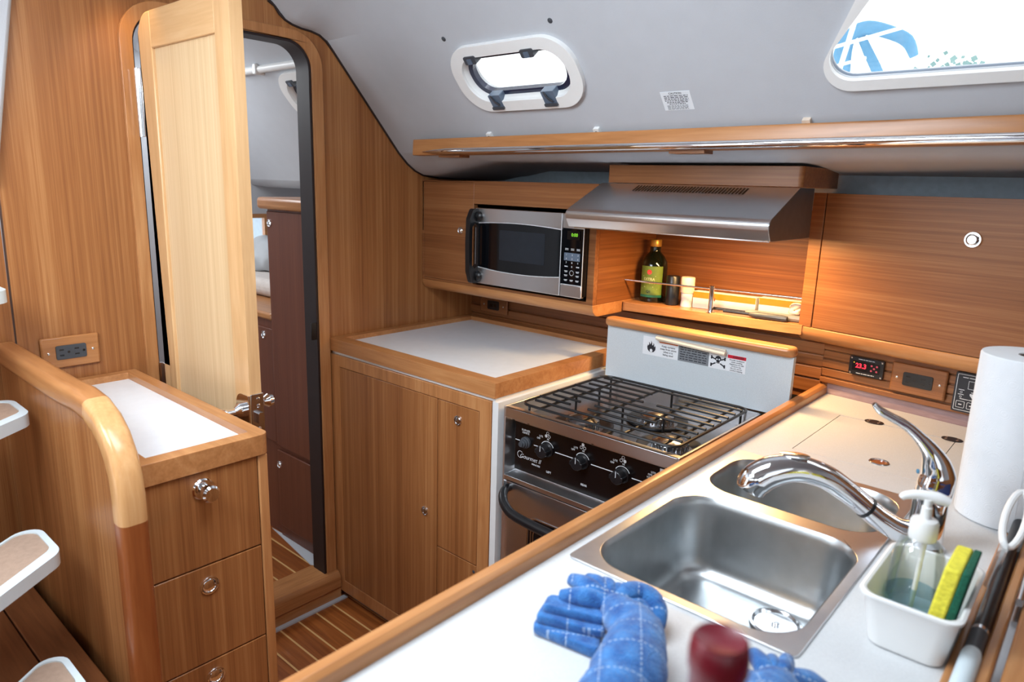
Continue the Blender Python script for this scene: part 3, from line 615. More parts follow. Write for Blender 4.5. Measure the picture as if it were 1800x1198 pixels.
# oven door
dp = .327
b = B(); box(b, X0+.004, X1-.004, dp, .362, .13, .664); od = obj('oven_door', b, STEEL, t, bevel=.002)
FD = FY(0, dp, 0)
for dd, lo_ in ((0, .0022), (.012, .0022), (.020, .0022)):
    b = B(); plate(b, [rr(.842+dd, .30+dd, 1.178-dd, .590-dd, .03, 6), rr(.845+dd, .303+dd, 1.175-dd, .587-dd, .027, 6)], FD, -.002, lo_); obj('window_trim', b, STEELD, od)
b = B(); plate(b, [rr(.846, .304, 1.174, .586, .027, 6)], FD, -.002, .0008); obj('oven_window', b, BLACKGL, od)
b = B(); tube(b, [(.776, .330, .648), (.776, .312, .648), (.786, .290, .640), (.812, .272, .625), (.86, .264, .612), (1.01, .262, .606), (1.16, .264, .612), (1.207, .272, .625), (1.233, .290, .640), (1.243, .312, .648), (1.243, .330, .648)], [.010, .011, .012, .0125, .0125, .0125, .0125, .0125, .012, .011, .010], 12, sub=4); obj('handle', b, BPLAS, od)

# folding splash board behind the stove with warning stickers
t = thing('stove_splash_board', 'speckled pale splash board with wooden cap and warning stickers behind the stove', 'splash board', (1.05, .766, .875))
b = B(); box(b, .772, 1.325, .7585, .775, .8755, 1.032); obj('board', b, GREYLAM, t, bevel=.001)
b = B(); prism(b, rr(.766, .742, 1.327, .790, .018, 5), 'z', 1.031, 1.056); obj('cap_rail', b, SX, t, bevel=.009, seg=4)
FB = FY(0, .7585, 0)
b = B(); tube(b, [(.945, .747, 1.0215), (1.152, .747, 1.0125)], .009, 8, flat=.8); box(b, .95, 1.148, .752, .760, 1.010, 1.022); obj('handle', b, CREAMP, t, bevel=.001)
def sticker(x0, x1, z0, z1, mat, nm='sticker'):
    b = B(); plate(b, [[(x0, z0), (x1, z0), (x1, z1), (x0, z1)]], FB, 0, .0006); return obj(nm, b, mat, t, smooth=False)
s1 = sticker(.896, 1.0085, .9655, 1.0185, STICK); s2 = sticker(1.0095, 1.1005, .9665, 1.0135, STICKG); s3 = sticker(1.1015, 1.205, .9645, 1.010, STICK)
L = .0010
b = B(); fx, fz = .924, .990
FL = [(-.0, -.0165), (.008, -.0145), (.013, -.008), (.0135, 0), (.011, .0055), (.010, .001), (.0085, .0), (.0085, .008), (.006, .0125), (.0055, .006), (.0025, .004), (.0015, .011), (-.002, .0185), (-.0015, .011), (-.0045, .006), (-.0055, .010), (-.0085, .0135), (-.008, .006), (-.0105, .002), (-.012, .006), (-.0135, -.002), (-.012, -.009), (-.007, -.0145)]
poly(b, FB, [(fx+x, fz+z) for x, z in FL], L)
for i, s in enumerate(('Keep curtains', 'away from stove', 'when it is', 'being used')): text(b, s, FB, .978, .9975-.0078*i, .0056, lift=L, bold=.02)
obj('print', b, INK, s1, smooth=False)
b = B(); poly(b, FB, circ(fx, fz-.011, .0045, 14, .005), L+.0004); obj('flame_core', b, STICK, s1, smooth=False)
b = B(); quad(b, FB, .949, 1.006, 1.007, 1.0145, L); obj('warning_bar', b, STICKO, s1, smooth=False)
b = B()
for i in range(6): bars(b, FB, 1.055, 1.006-.0066*i, .080, .0024, L, 6)
obj('print', b, INK, s2, smooth=False)
b = B(); kx0, kz0 = 1.128, .9885
poly(b, FB, circ(kx0, kz0+.004, .0085, 18, .008), L); quad(b, FB, kx0-.0045, kz0-.0085, kx0+.0045, kz0-.002, L)
for sgn in (-1, 1):
    for za, zb in ((.006, .0015), (-.0145, -.008)):
        line2(b, FB, kx0+sgn*.0065, kz0+zb, kx0+sgn*.0185, kz0+za, .0034, L)
        for e in (-.0016, .0016): poly(b, FB, circ(kx0+sgn*.019, kz0+za+e*1.4, .0026, 10), L)
for i, s in enumerate(('Provide ventilation', 'when cooking', 'Appliance not safe', 'if not in use', 'Do not use for', 'comfort heating')): text(b, s, FB, 1.180, .9965-.0056*i, .0040, lift=L, bold=.02)
obj('print', b, INK, s3, smooth=False)
b = B()
for sx_ in (-.0034, .0034): poly(b, FB, circ(kx0+sx_, kz0+.0025, .0022, 10), L+.0004)
for sx_ in (-.0018, .0018): quad(b, FB, kx0+sx_-.0004, kz0-.008, kx0+sx_+.0004, kz0-.005, L+.0004)
obj('skull_eyes', b, STICK, s3, smooth=False)
b = B(); quad(b, FB, 1.154, 1.0005, 1.2045, 1.0095, L); dg = obj('danger_bar', b, STICKR, s3, smooth=False)
b = B(); text(b, 'DANGER', FB, 1.184, 1.005, .0055, lift=L+.0004, bold=.03); obj('print', b, INK, dg, smooth=False)

# ------------------------------------------------------------------ peninsula with the sink
t = thing('sink_counter', 'long speckled cream counter with wooden edge rail around the sink', 'counter', (1.58, .0, 0))
SK = rr(1.374, -.219, 1.697, .366, .012, 3); LID = [(1.441, .468), (1.688, .468), (1.688, .786), (1.441, .786)]
b = B(); plate(b, [[(1.345, -.93), (1.8315, -.93), (1.8315, .325), (2.05, .325), (2.05, .93), (1.345, .97)], SK, LID], FZ(0, 0, 0), .885, .905); obj('counter_top', b, CREAM, t)
b = B(); prism(b, rp([(1.327, .880), (1.353, .880), (1.353, .923), (1.346, .929), (1.333, .929), (1.327, .923)], .003, 3), 'y', -.93, .968); obj('fiddle_rail', b, SY, t)
b = B(); prism(b, rp([(1.8315, .878), (1.8415, .878), (1.8415, .912), (1.8315, .912)], .003, 3), 'y', -.93, .322); obj('edge_rail', b, SY, t)
b = B(); loft(b, [[(x, y, z) for x, y, z in ((1.353, .958, .9052), (1.353, .958, .934), (1.353, .972, .934), (1.353, .972, .9052))], [(2.05, y-.094, z) for y, z in ((.958, .9052), (.958, .934), (.972, .934), (.972, .9052))]]); obj('back_rail', b, wood('greyed_wood', srgb(128, 104, 106), srgb(150, 126, 128), srgb(172, 150, 152), 'x', coat=0), t)
b = B(); box(b, 1.345, 1.362, -.90, .94, .02, .884); box(b, 1.81, 1.825, -.90, .94, .02, .884); box(b, 1.362, 1.81, -.90, -.885, .02, .884); obj('cabinet_body', b, VZ, t)

t = thing('icebox_lid', 'flush cream icebox lid with two dark hinges set in the counter behind the sink', 'lid', (1.565, .627, .886))
b = B(); plate(b, [[(1.4428, .4698), (1.6862, .4698), (1.6862, .7842), (1.4428, .7842)]], FZ(0, 0, 0), .886, .9048); obj('panel', b, CREAM, t)
for hx in (1.518, 1.679):
    b = B(); plate(b, [circ(hx, .788, .021, 24, .016)], FZ(0, 0, 0), .9048, .9068); h = obj('hinge', b, RUBBER, t, bevel=.0008)
    b = B()
    for dx, dy in ((-.011, -.007), (.011, -.007), (-.011, .007), (.011, .007)): screw(b, (hx+dx, .788+dy, .9068), (0, 0, 1), .0034)
    obj('screw', b, STEELD, h)
b = B(); lathe(b, [(.0195, -.003), (.0195, .0005), (.018, .002), (.015, .0022), (.0145, .0006), (.0145, -.003)], (1.598, .519, .905), n=28); h = obj('finger_pull', b, STEELD, t)
b = B(); lathe(b, [(.0143, -.003), (.0143, .0), (.0001, .0008)], (1.598, .519, .905), n=24); obj('button', b, SZD, h)

t = thing('double_sink', 'double bowl stainless steel sink set into the cream counter', 'sink', (1.535, .07, .76))
bowl1 = rr(1.387, -.205, 1.686, .113, .062, 8); bowl2 = rr(1.387, .150, 1.686, .350, .062, 8)
b = B(); plate(b, [rr(1.3695, -.2225, 1.7005, .3705, .010, 3), bowl1, bowl2], FZ(0, 0, 0), .9055, .9085); obj('rim', b, RIMST, t, bevel=.001)
def bowl(x0, y0, x1, y1, zf, r):
    b = B(); rings = []
    for k, (ins, z) in enumerate([(0, .9085), (.003, .904), (.005, .895)]+[(.005+.012*(1-i/6)*0+.010*i/6, .895-(.895-zf-.035)*i/6) for i in range(1, 7)]+[(.015+.028*(1-math.cos(a)), zf+.035-.035*math.sin(a)) for a in [math.pi/2*i/6 for i in range(1, 7)]]):
        rings.append([(x, y, z) for x, y in rr(x0+ins, y0+ins, x1-ins, y1-ins, max(r-ins*.6, .03), 8)])
    loft(b, rings, False)
    top = [v for v in b.verts if abs(v.co.z-zf) < 1e-4]
    vs = [bm_v for bm_v in top]; cx = sum(v.co.x for v in vs)/len(vs); cy = sum(v.co.y for v in vs)/len(vs); c = b.verts.new((cx, cy, zf-.003))
    n = len(vs)
    for i in range(n): b.faces.new((vs[i], vs[(i+1) % n], c))
    return obj('bowl', b, STEELY, t)
b1 = bowl(1.387, -.205, 1.686, .113, .768, .062); b2 = bowl(1.387, .150, 1.686, .350, .785, .062)
def drain(x, y, z, par):
    b = B(); lathe(b, [(.040, .0), (.040, .003), (.036, .004), (.028, -.004), (.026, -.010), (.0001, -.010)], (x, y, z), n=32); dr = obj('drain', b, STEELD, par)
    b = B()
    for k in range(6):
        a = math.pi*k/3; tube(b, [(x+.006*math.cos(a), y+.006*math.sin(a), z-.005), (x+.024*math.cos(a), y+.024*math.sin(a), z-.005)], .0022, 6)
    lathe(b, [(.006, -.008), (.006, .004), (.0001, .006)], (x, y, z), n=12); obj('strainer', b, CHROME, dr)
drain(1.588, .042, .768, b1); drain(1.54, .25, .785, b2)

t = thing('faucet', 'chrome pull-out faucet with long curved lever handle behind the sink', 'faucet', (1.745, .19, .905))
du = Vector((-.826, -.564, 0)); f0 = Vector((1.745, .19, 0))
pp_ = lambda s, z: f0+du*s+Vector((0, 0, z))
b = B(); lathe(b, [(.030, 0), (.030, .004), (.026, .008), (.0245, .03), (.024, .075), (.0245, .086), (.0235, .09), (.0001, .09)], (1.745, .19, .905), n=32); obj('base', b, CHROME, t)
b = B(); tube(b, [pp_(.0, .927), pp_(.035, .928), pp_(.066, .944), pp_(.090, .9615)], [.019, .0195, .0185, .0175], 20, sub=6); obj('spout_stem', b, CHROME, t)
b = B(); tube(b, [pp_(.0885, .9605), pp_(.0925, .9635)], .0178, 20); obj('spray_collar', b, BPLAS, t)
b = B(); tube(b, [pp_(.092, .963), pp_(.125, .988), pp_(.16, 1.0085), pp_(.20, 1.0170), pp_(.235, 1.0100), pp_(.258, .994), pp_(.266, .977)], [.0168, .0178, .0192, .0212, .0245, .0258, .0222], 20, sub=6); sp_ = obj('spray_head', b, CHROME, t)
b = B(); lathe(b, [(.012, 0), (.012, .002), (.009, .003), (.0001, .003)], pp_(.205, 1.0375), (-.1, -.05, 1), sx=1.9); obj('spray_button', b, STEELD, sp_, bevel=.0005)
b = B(); tube(b, [pp_(-.001, .985), pp_(-.003, 1.005), pp_(-.004, 1.022), pp_(.002, 1.042), pp_(.012, 1.060), pp_(.030, 1.080), pp_(.052, 1.098), pp_(.078, 1.111), pp_(.092, 1.119), pp_(.102, 1.1285)], [.0245, .0255, .024, .0195, .0135, .009, .0072, .0065, .006, .0035], 20, sub=6); lv = obj('lever_handle', b, CHROME, t)
b = B(); lathe(b, [(.0035, 0), (.0035, .002), (.0001, .0025)], pp_(.024, 1.027), du, n=12); obj('temperature_dot', b, BUOYBLUE, lv)

t = thing('paper_towel_roll', 'large white embossed paper towel roll standing at the right edge', 'paper towels', (1.822, .41, .9055))
b = B(); lathe(b, [(.072, 0), (.0735, .003), (.0735, .277), (.072, .28), (.022, .28), (.021, .275), (.021, .005), (.022, 0)], (1.822, .41, .9055), n=64, cap=False); obj('paper', b, PAPER, t)
b = B(); lathe(b, [(.0205, .002), (.0205, .279), (.019, .279), (.019, .002)], (1.822, .41, .9055), n=32, cap=False); obj('core', b, plain('cardboard', srgb(130, 120, 112), .9), t)
b = B(); a0 = math.radians(205); pts = []
for k in range(13):
    a = a0+math.radians(80)*k/12; pts.append((1.822+.0739*math.cos(a), .41+.0739*math.sin(a)))
loft(b, [[(x, y, z) for x, y in pts] for z in (.9075, 1.1845)], False, False); sh = obj('loose_sheet', b, PAPER, t)

# washing-up tub, soap bottle, sponge
t = thing('washing_up_tub', 'small white plastic tub holding soap bottle and sponge beside the sink', 'tub', (1.787, -.052, .905))
b = B(); outr = [(0, .9055), (.0, .910)]; rings = []
for k, (z, g) in enumerate(((.9055, 0), (.9075, .003), (.935, .0075), (.962, .0115), (.968, .0125))):
    rings.append([(x, y, z) for x, y in rr(1.750-g, -.125-g, 1.826+g, .013+g, .018, 5)])
for z, g in ((.971, .0165), (.974, .0165), (.9755, .0135), (.974, .0105), (.962, .0090), (.935, .0052), (.9125, .0005), (.9095, -.006)):
    rings.append([(x, y, z) for x, y in rr(1.750-g, -.125-g, 1.826+g, .013+g, .018 if g > 0 else .014, 5)])
loft(b, rings); obj('body', b, WPLAS, t)
t = thing('soap_bottle', 'clear soap pump bottle with blue liquid standing in the white tub', 'soap bottle', (1.779, -.035, .9105))
so = (1.776, -.040, .9105)
b = B(); lathe(b, [(.026, 0), (.0300, .003), (.0310, .01), (.0305, .05), (.0290, .085), (.0240, .102), (.0155, .110), (.0135, .113), (.0135, .118)], so, n=36, cap=False); bt = obj('bottle', b, CLEARP, t)
b = B(); lathe(b, [(.0001, .002), (.025, .0025), (.0288, .0055), (.0298, .012), (.0296, .036), (.0001, .0365)], so, n=32); obj('soap', b, SOAP, bt)
b = B(); lathe(b, [(.0155, .108), (.0160, .112), (.0160, .130), (.0140, .134), (.0065, .136), (.0060, .150), (.0045, .151), (.0045, .160), (.0001, .160)], so, n=28); p = obj('pump', b, WPLAS, t)
b = B(); tube(b, [(1.797, -.030, 1.0695), (1.785, -.033, 1.0725), (1.765, -.040, 1.0735), (1.752, -.045, 1.070), (1.748, -.046, 1.066)], [.0055, .0075, .006, .005, .004], 12, sub=3); obj('nozzle', b, WPLAS, p)
b = B(); tube(b, [(1.779, -.035, 1.02), (1.775, -.038, .915)], .0030, 8); obj('dip_tube', b, WPLAS, p)
t = thing('sponge', 'yellow and green scouring sponge leaning in the white tub', 'sponge', (1.817, -.06, .911))
def slab(c0, c1, x0, x1):
    b = B(); v = []
    for (yy, zz, lean) in c0:
        v.append([(x0+lean, yy, zz), (x1+lean, yy, zz)])
    loft(b, [[v[0][0], v[1][0], v[2][0], v[3][0]], [v[0][1], v[1][1], v[2][1], v[3][1]]]); return b
cs = [(-.104, .9130, -.003), (-.026, .9130, -.003), (-.022, 1.018, .011), (-.098, 1.018, .011)]
obj('foam', slab(cs, 0, 1.8005, 1.8180), YSP, t, bevel=.003); obj('scouring_pad', slab(cs, 0, 1.8182, 1.8268), GSP, t, bevel=.002)

# things at the right-hand edge beyond the counter
t = thing('hinged_board', 'wooden board with barrel bolt beyond the counter at lower right corner', 'board', (1.89, .1, .0))
b = B(); box(b, 1.861, 1.874, -.55, .32, .50, .925); obj('panel', b, SY, t, bevel=.003)
b = B(); box(b, 1.8825, 1.925, -.55, .32, .50, .925); obj('panel', b, SY, t, bevel=.003)
b = B(); box(b, 1.874, 1.8825, -.55, .32, .50, .915); obj('track', b, STEELD, t)
b = B(); tube(b, [(1.879, .055, .931), (1.879, .145, .931)], .0055, 12); tube(b, [(1.879, .135, .931), (1.8835, .15, .938)], .004, 8); obj('barrel_bolt', b, STEELD, t)
t = thing('long_tool', 'black tubular tool with silver ring and pale grip resting along the counter edge at right', 'tool', (1.849, .0, .90))
ax0, ax1 = V3(1.8475, .42, .925), V3(1.853, -.30, .925)
P_ = lambda f: ax0.lerp(ax1, f)
b = B(); tube(b, [P_(0), P_(.64)], .0085, 16); obj('shaft', b, BPLAS, t)
b = B(); tube(b, [P_(.64), P_(.65)], .0095, 16); obj('ring', b, CHROME, t)
b = B(); tube(b, [P_(.65), P_(.715)], .0092, 16); obj('sleeve', b, DGREY, t)
b = B(); tube(b, [P_(.715), P_(.725), P_(1)], [.0092, .0105, .0105], 16); obj('grip', b, TREADW, t)
t = thing('dish_brush', 'white dish brush with looped handle leaning at the right edge beside the paper towels', 'brush', (1.842, .23, .918))
b = B()
tube(b, [(1.8475+.013*math.cos(2*math.pi*k/20), .250+.052*math.sin(2*math.pi*k/20), .966+.026*math.sin(2*math.pi*k/20)) for k in range(21)], .0052, 10); obj('handle_loop', b, WPLAS, t)
b = B(); tube(b, [(1.8445, .203, .9435), (1.8425, .13, .932), (1.8415, .08, .928)], [.006, .0055, .005], 12, flat=.6, sub=3); obj('shaft', b, CLEARP, t)
t = thing('seat_cushion', 'navy blue cushion at the lower right corner', 'cushion', (2.05, -.1, .45))
b = B(); box(b, 1.93, 2.35, -.6, .3, .50, .90); obj('cover', b, NAVY, t, bevel=.03, seg=4)
b = B(); box(b, 1.94, 2.35, -.6, .3, .0, .50); obj('seat_base', b, VZ, t)

# wine bottle near the camera
t = thing('wine_bottle', 'wine bottle with burgundy capsule standing on the counter close to the camera', 'wine bottle', (1.786, -.662, .905))
wo = (1.786, -.662, .9055)
b = B(); lathe(b, [(.030, 0), (.037, .004), (.0375, .18), (.034, .205), (.020, .235), (.0148, .255), (.0142, .262)], wo, n=36); obj('bottle', b, WINEG, t)
b = B(); lathe(b, [(.0146, .245), (.0146, .278), (.0160, .281), (.0160, .290), (.0150, .2965), (.0135, .2985), (.0115, .2975), (.0001, .2970)], wo, n=36); obj('capsule', b, WINE, t)

# tea towels folded into fans
def fan_towel(label, body, brad, hub, lobes, flaps):
    b = B(); P = [Vector(p) for p in body]
    # thick roll with creases across it
    Q, qr = [], []
    for i in range(len(P)-1):
        a, b_, c, d_ = P[max(i-1, 0)], P[i], P[i+1], P[min(i+2, len(P)-1)]
        for k in range(8):
            t_ = k/8; Q.append(.5*((2*b_)+(c-a)*t_+(2*a-5*b_+4*c-d_)*t_*t_+(3*b_-a-3*c+d_)*t_**3)); qr.append((brad[i]*(1-t_)+brad[i+1]*t_)*(1-.05*(max(0, math.sin((i*8+k)*.62))**6)))
    Q.append(P[-1]); qr.append(brad[-1]); tube(b, [Q[0]-(Q[2]-Q[0])*.6]+Q, [qr[0]*.5]+qr, 20, flat=.92, up=(0, 0, 1))
    for pth, rad, fl in lobes: tube(b, [hub]+list(pth), rad, 14, sub=6, flat=fl, up=(0, 0, 1))
    for (pts, za, zb) in flaps:
        o_ = rp(pts, .006, 4); cx_ = sum(p[0] for p in o_)/len(o_); cy_ = sum(p[1] for p in o_)/len(o_)
        sc = lambda f: [(cx_+(p[0]-cx_)*f, cy_+(p[1]-cy_)*f) for p in o_]
        loft(b, [[(x, y, za+(zb-za)*h) for x, y in sc(f)] for h, f in ((0, .94), (.15, .99), (.5, 1.0), (.85, .98), (.97, .94), (1, .85))])
    for v in b.verts:
        n_ = noise.noise_vector(v.co*55)*.0016+noise.noise_vector(v.co*18)*.0022; v.co += n_
        v.co.z = max(v.co.z, .9055)
    tag(obj('tea_towel', b, TOWEL, ang=80), label, 'towel', 'blue fan folded towels')
fan_towel('blue checked fan folded towel with thick roll on the counter by the sink',
    [(1.508, -.322, .938), (1.518, -.328, .941), (1.535, -.339, .943), (1.566, -.358, .945), (1.585, -.3915, .945), (1.597, -.4266, .943), (1.606, -.47, .940), (1.61, -.53, .938)], [.013, .018, .0235, .031, .036, .038, .037, .036],
    (1.513, -.326, .944),
    [([(1.485, -.345, .949), (1.459, -.3540, .942)], [.010, .0125, .0085], .9), ([(1.480, -.328, .953), (1.451, -.3236, .947)], [.010, .0125, .009], .8), ([(1.487, -.315, .953), (1.464, -.3052, .946)], [.008, .0098, .0078], .9), ([(1.497, -.309, .952), (1.482, -.2949, .945)], [.008, .0092, .0072], .9), ([(1.506, -.304, .95), (1.499, -.2870, .940)], [.007, .0075, .006], .9),
     ([(1.516, -.300, .946), (1.525, -.2840, .945), (1.541, -.2810, .940), (1.556, -.289, .932), (1.565, -.306, .920)], [.010, .014, .015, .014, .012, .008], .8), ([(1.53, -.30, .935), (1.545, -.300, .930), (1.562, -.318, .918)], [.012, .014, .012, .008], .7)],
    [([(1.4496, -.3975), (1.4385, -.3764), (1.505, -.3297), (1.535, -.385)], .9055, .9185), ([(1.4404, -.3671), (1.5064, -.3299), (1.5286, -.3614), (1.4511, -.3944)], .9185, .931), ([(1.4434, -.3621), (1.5064, -.3269), (1.5226, -.3514), (1.4541, -.3854)], .930, .941)])
fan_towel('blue checked fan folded towel beside the wine bottle at bottom edge',
    [(1.716, -.325, .936), (1.718, -.338, .942), (1.719, -.36, .944), (1.718, -.41, .944), (1.716, -.47, .942)], [.020, .026, .030, .034, .036],
    (1.716, -.332, .944),
    [([(1.698, -.322, .952), (1.6785, -.305, .949)], [.009, .0115, .008], .9), ([(1.706, -.318, .953), (1.6965, -.300, .949)], [.008, .0098, .0075], .9), ([(1.714, -.314, .952), (1.7085, -.286, .947)], [.008, .0105, .008], .9), ([(1.725, -.312, .945), (1.738, -.296, .940), (1.752, -.293, .932), (1.766, -.305, .922)], [.010, .0135, .0135, .011, .008], .8), ([(1.69, -.338, .938), (1.672, -.338, .936), (1.655, -.332, .928)], [.012, .014, .0125, .008], .8)], [])

# ------------------------------------------------------------------ upper joinery: microwave cabinet, hood, niche shelf, right locker
t = thing('microwave_cabinet', 'wooden wall cabinet enclosing the microwave with rounded lower edge', 'cabinet', (.37, .83, 1.05))
OPN = [(.259, 1.10), (.7285, 1.10), (.7285, 1.3655), (.259, 1.3655)]
b = B(); plate(b, [rp([(.003, 1.092), (.752, 1.092), (.752, 1.44), (.003, 1.44)], [0, 0, .0, .006]), [(.0115, 1.0985), (.259, 1.0985), (.259, 1.10), (.7285, 1.10), (.7285, 1.3655), (.259, 1.3655), (.259, 1.4335), (.0115, 1.4335)]], FY(0, .70, 0), -.02, 0); obj('face_frame', b, VX, t, bevel=.0008)
b = B(); box(b, .0125, .2585, .7005, .72, 1.0992, 1.433); dd = obj('door', b, VX, t, bevel=.001); pull(dd, (.1985, .7005, 1.2745), (0, -1, 0), .0125)
bt_ = [(.702, 1.092), (.702, 1.082), (.706, 1.070), (.716, 1.0595), (.73, 1.055), (.962, 1.055), (.962, 1.092)]
b = B(); prism(b, bt_, 'x', .003, .752); obj('bottom_rail', b, SX, t, bevel=.002)
b = B(); prism(b, [(.7205, 1.092), (.7205, 1.4395), (1.0, 1.4395), (1.04, 1.385), (1.04, 1.055), (.963, 1.055), (.963, 1.092)], 'x', .733, .752); obj('side_panel', b, NICHEY, t)
b = B(); box(b, .003, .733, .985, 1.0, 1.092, 1.4395); box(b, .003, .733, .7205, 1.0, 1.430, 1.4395); obj('carcass', b, DARKV, t)

t = thing('microwave', 'stainless steel microwave with black door and green clock in the wooden cabinet', 'microwave', (.515, .8, 1.093))
mx0, mx1, mz0, mz1, my = .2965, .7295, 1.1115, 1.3545, .675
b = B(); box(b, mx0+.004, mx1-.002, my+.012, .975, mz0+.002, mz1-.002); obj('body', b, BPLAS, t, bevel=.004)
b = B()
for fx in (mx0+.04, mx1-.04): lathe(b, [(.012, 0), (.012, .022)], (fx, .74, mz0-.019), n=16); lathe(b, [(.012, 0), (.012, .022)], (fx, .92, mz0-.019), n=16)
obj('foot', b, BPLAS, t)
FM = FY(0, my, 0); DX = .650
b = B(); plate(b, [rr(mx0, mz0, DX, mz1, .006, 4)], FM, -.014, 0); dr = obj('door', b, BLACKGL, t, bevel=.002)
def arc(x0, x1, z, sag, n=16): return [(x0+(x1-x0)*i/n, z+sag*(1-(2*i/n-1)**2)) for i in range(n+1)]
b = B(); plate(b, [[(DX, mz1), (mx0+.001, mz1), ]+[(x, z) for x, z in arc(mx0+.001, DX, 1.306, .0075)]], FM, -.01, .0035); obj('upper_trim', b, STEEL, dr, bevel=.0015)
b = B(); plate(b, [[(mx0+.001, mz0), (DX, mz0)]+[(x, z) for x, z in reversed(arc(mx0+.001, DX, 1.1665, -.0095))]], FM, -.01, .0035); obj('lower_trim', b, STEEL, dr, bevel=.0015)
b = B()
for pts in (arc(mx0+.002, DX-.001, 1.306, .0075), arc(mx0+.002, DX-.001, 1.1665, -.0095), [(mx0+.002, mz0+.002), (mx0+.002, mz1-.002)], [(DX-.0015, mz0+.002), (DX-.0015, mz1-.002)]): tube(b, [(x, my-.0030, z) for x, z in pts], .0013, 6)
obj('piping', b, SILVER, dr)
b = B(); plate(b, [rr(.40, 1.195, .585, 1.290, .004, 3)], FM, 0, .0006); obj('window_screen', b, plain('door_screen', srgb(30, 36, 44), .25), dr)
b = B(); plate(b, [rr(DX+.002, mz0, mx1, mz1, .006, 4)], FM, -.014, -.001); cp = obj('control_panel', b, BLACKGL, t, bevel=.002)
b = B(); box(b, DX+.002, mx1-.0005, my-.0035, my+.01, 1.312, mz1); obj('upper_trim', b, STEEL, cp, bevel=.002)
b = B(); box(b, DX+.002, mx1-.0005, my-.0035, my+.01, mz0, 1.147); obj('lower_trim', b, STEEL, cp, bevel=.002)
b = B(); tube(b, [(mx1-.001, my-.002, mz0+.003), (mx1-.001, my-.002, mz1-.003)], .0013, 6); tube(b, [(DX+.003, my-.002, 1.148), (mx1-.001, my-.002, 1.148)], .0011, 6); obj('piping', b, SILVER, cp)
FC = FY(0, my-.001, 0); cx = (DX+mx1)/2+.001
b = B(); quad(b, FC, cx-.022, 1.280, cx+.024, 1.305); obj('clock_window', b, PANELBK, cp, smooth=False)
b = B(); text(b, '0:00', FC, cx+.005, 1.2935, .0100, lift=.0012, bold=.01); obj('clock_digits', b, GREEN, cp, smooth=False)
b = B(); quad(b, FC, cx-.030, 1.2185, cx+.028, 1.2415, .0008); obj('key_plate', b, BLUEGREY, cp, smooth=False)
b = B()
for r, row in enumerate(('123', '456', '789', ' 0 ')):
    for c_, ch in enumerate(row):
        if ch != ' ': text(b, ch, FC, cx-.021+.021*c_, 1.2355-.0115*r, .0052, lift=.0014, bold=.03)
for z in (1.2535, 1.250): 
    for c_ in range(3): bars(b, FC, cx-.021+.021*c_, z, .012, .0016, .001, 1)
for c_ in (0, 2): bars(b, FC, cx-.021+.021*c_, 1.2015, .011, .003, .001, 1)
for z in (1.188, 1.176, 1.162):
    for c_ in range(3):
        if not (c_ == 1 and z > 1.17): bars(b, FC, cx-.021+.021*c_, z, .012, .0018, .001, 1); bars(b, FC, cx-.021+.021*c_, z-.0028, .009, .0014, .001, 1)
ring(b, FC, cx, 1.183, .0068, .0078, .001)
obj('key_legends', b, INKW, cp, smooth=False)
b = B(); plate(b, [rp([(-.008, 1.113), (.030, 1.112), (.044, 1.15), (.0465, 1.24), (.044, 1.32), (.028, 1.352), (-.008, 1.352)], [.004, .010, .02, .2, .02, .012, .004], 4), rp([(.004, 1.172), (.020, 1.158), (.031, 1.170), (.0325, 1.24), (.031, 1.295), (.020, 1.306), (.004, 1.294)], .004, 3)], frame((.302, my, 0), (0, -1, 0), (0, 0, 1)), -.009, .009); obj('handle', b, BPLAS, t, bevel=.004, seg=3)
b = B()
for z in (1.135, 1.328): lathe(b, [(.017, 0), (.015, .012), (.010, .016), (.0001, .017)], (.312, my, z), (0, -1, 0), sx=1.0)
obj('handle_mount', b, BPLAS, t)

t = thing('range_hood', 'brushed stainless range hood with slotted top above the stove', 'range hood', (.98, .77, 1.318))
hp = rp([(.560, 1.3255), (.545, 1.348), (.5415, 1.363), (.553, 1.3735), (.706, 1.4430), (.798, 1.4430), (.798, 1.3255)], [.002, .01, .01, .012, .002, 0, 0], 4)
b = B(); prism(b, hp, 'x', .757, 1.3115); hb = obj('body', b, STEEL, t, bevel=.0012)
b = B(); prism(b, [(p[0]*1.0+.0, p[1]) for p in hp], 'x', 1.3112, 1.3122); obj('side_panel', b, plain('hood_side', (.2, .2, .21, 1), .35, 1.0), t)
HF = frame((0, .553, 1.3735), (1, 0, 0), (0, .153, .0695))
b = B()
for i in range(36):
    x = .884+i*.0087; 
    b.faces.new([b.verts.new(at(HF, *p, .0006)) for p in ((x, .122), (x+.0048, .122), (x+.0048, .158), (x, .158))])
obj('vent_slots', b, PANELBK, hb, smooth=False)
b = B(); box(b, .765, 1.303, .575, .79, 1.322, 1.3253); un = obj('underside', b, STEELD, t)
b = B(); plate(b, [rr(1.0, .735, 1.2, .785, .01)], FZ(0, 0, 0), 1.3195, 1.3219); obj('lamp_lens', b, LAMPM, un)
ld = bpy.data.lights.new('hood_lamp', 'AREA'); ld.shape = 'RECTANGLE'; ld.size = .30; ld.size_y = .04; ld.energy = 5.8; ld.color = (1, .60, .24)
lo_ = bpy.data.objects.new('hood_lamp', ld); C.objects.link(lo_); lo_.location = (1.13, .775, 1.318)
t = thing('hood_cover_box', 'wooden boxed cover with rounded corner on top of the range hood', 'cover', (1.04, .9, 1.444))
b = B(); prism(b, rp([(.777, .708), (1.314, .708), (1.314, .96), (.777, .96)], [.004, .012, 0, 0], 5), 'z', 1.4445, 1.4925); obj('box', b, VX, t, bevel=.001)

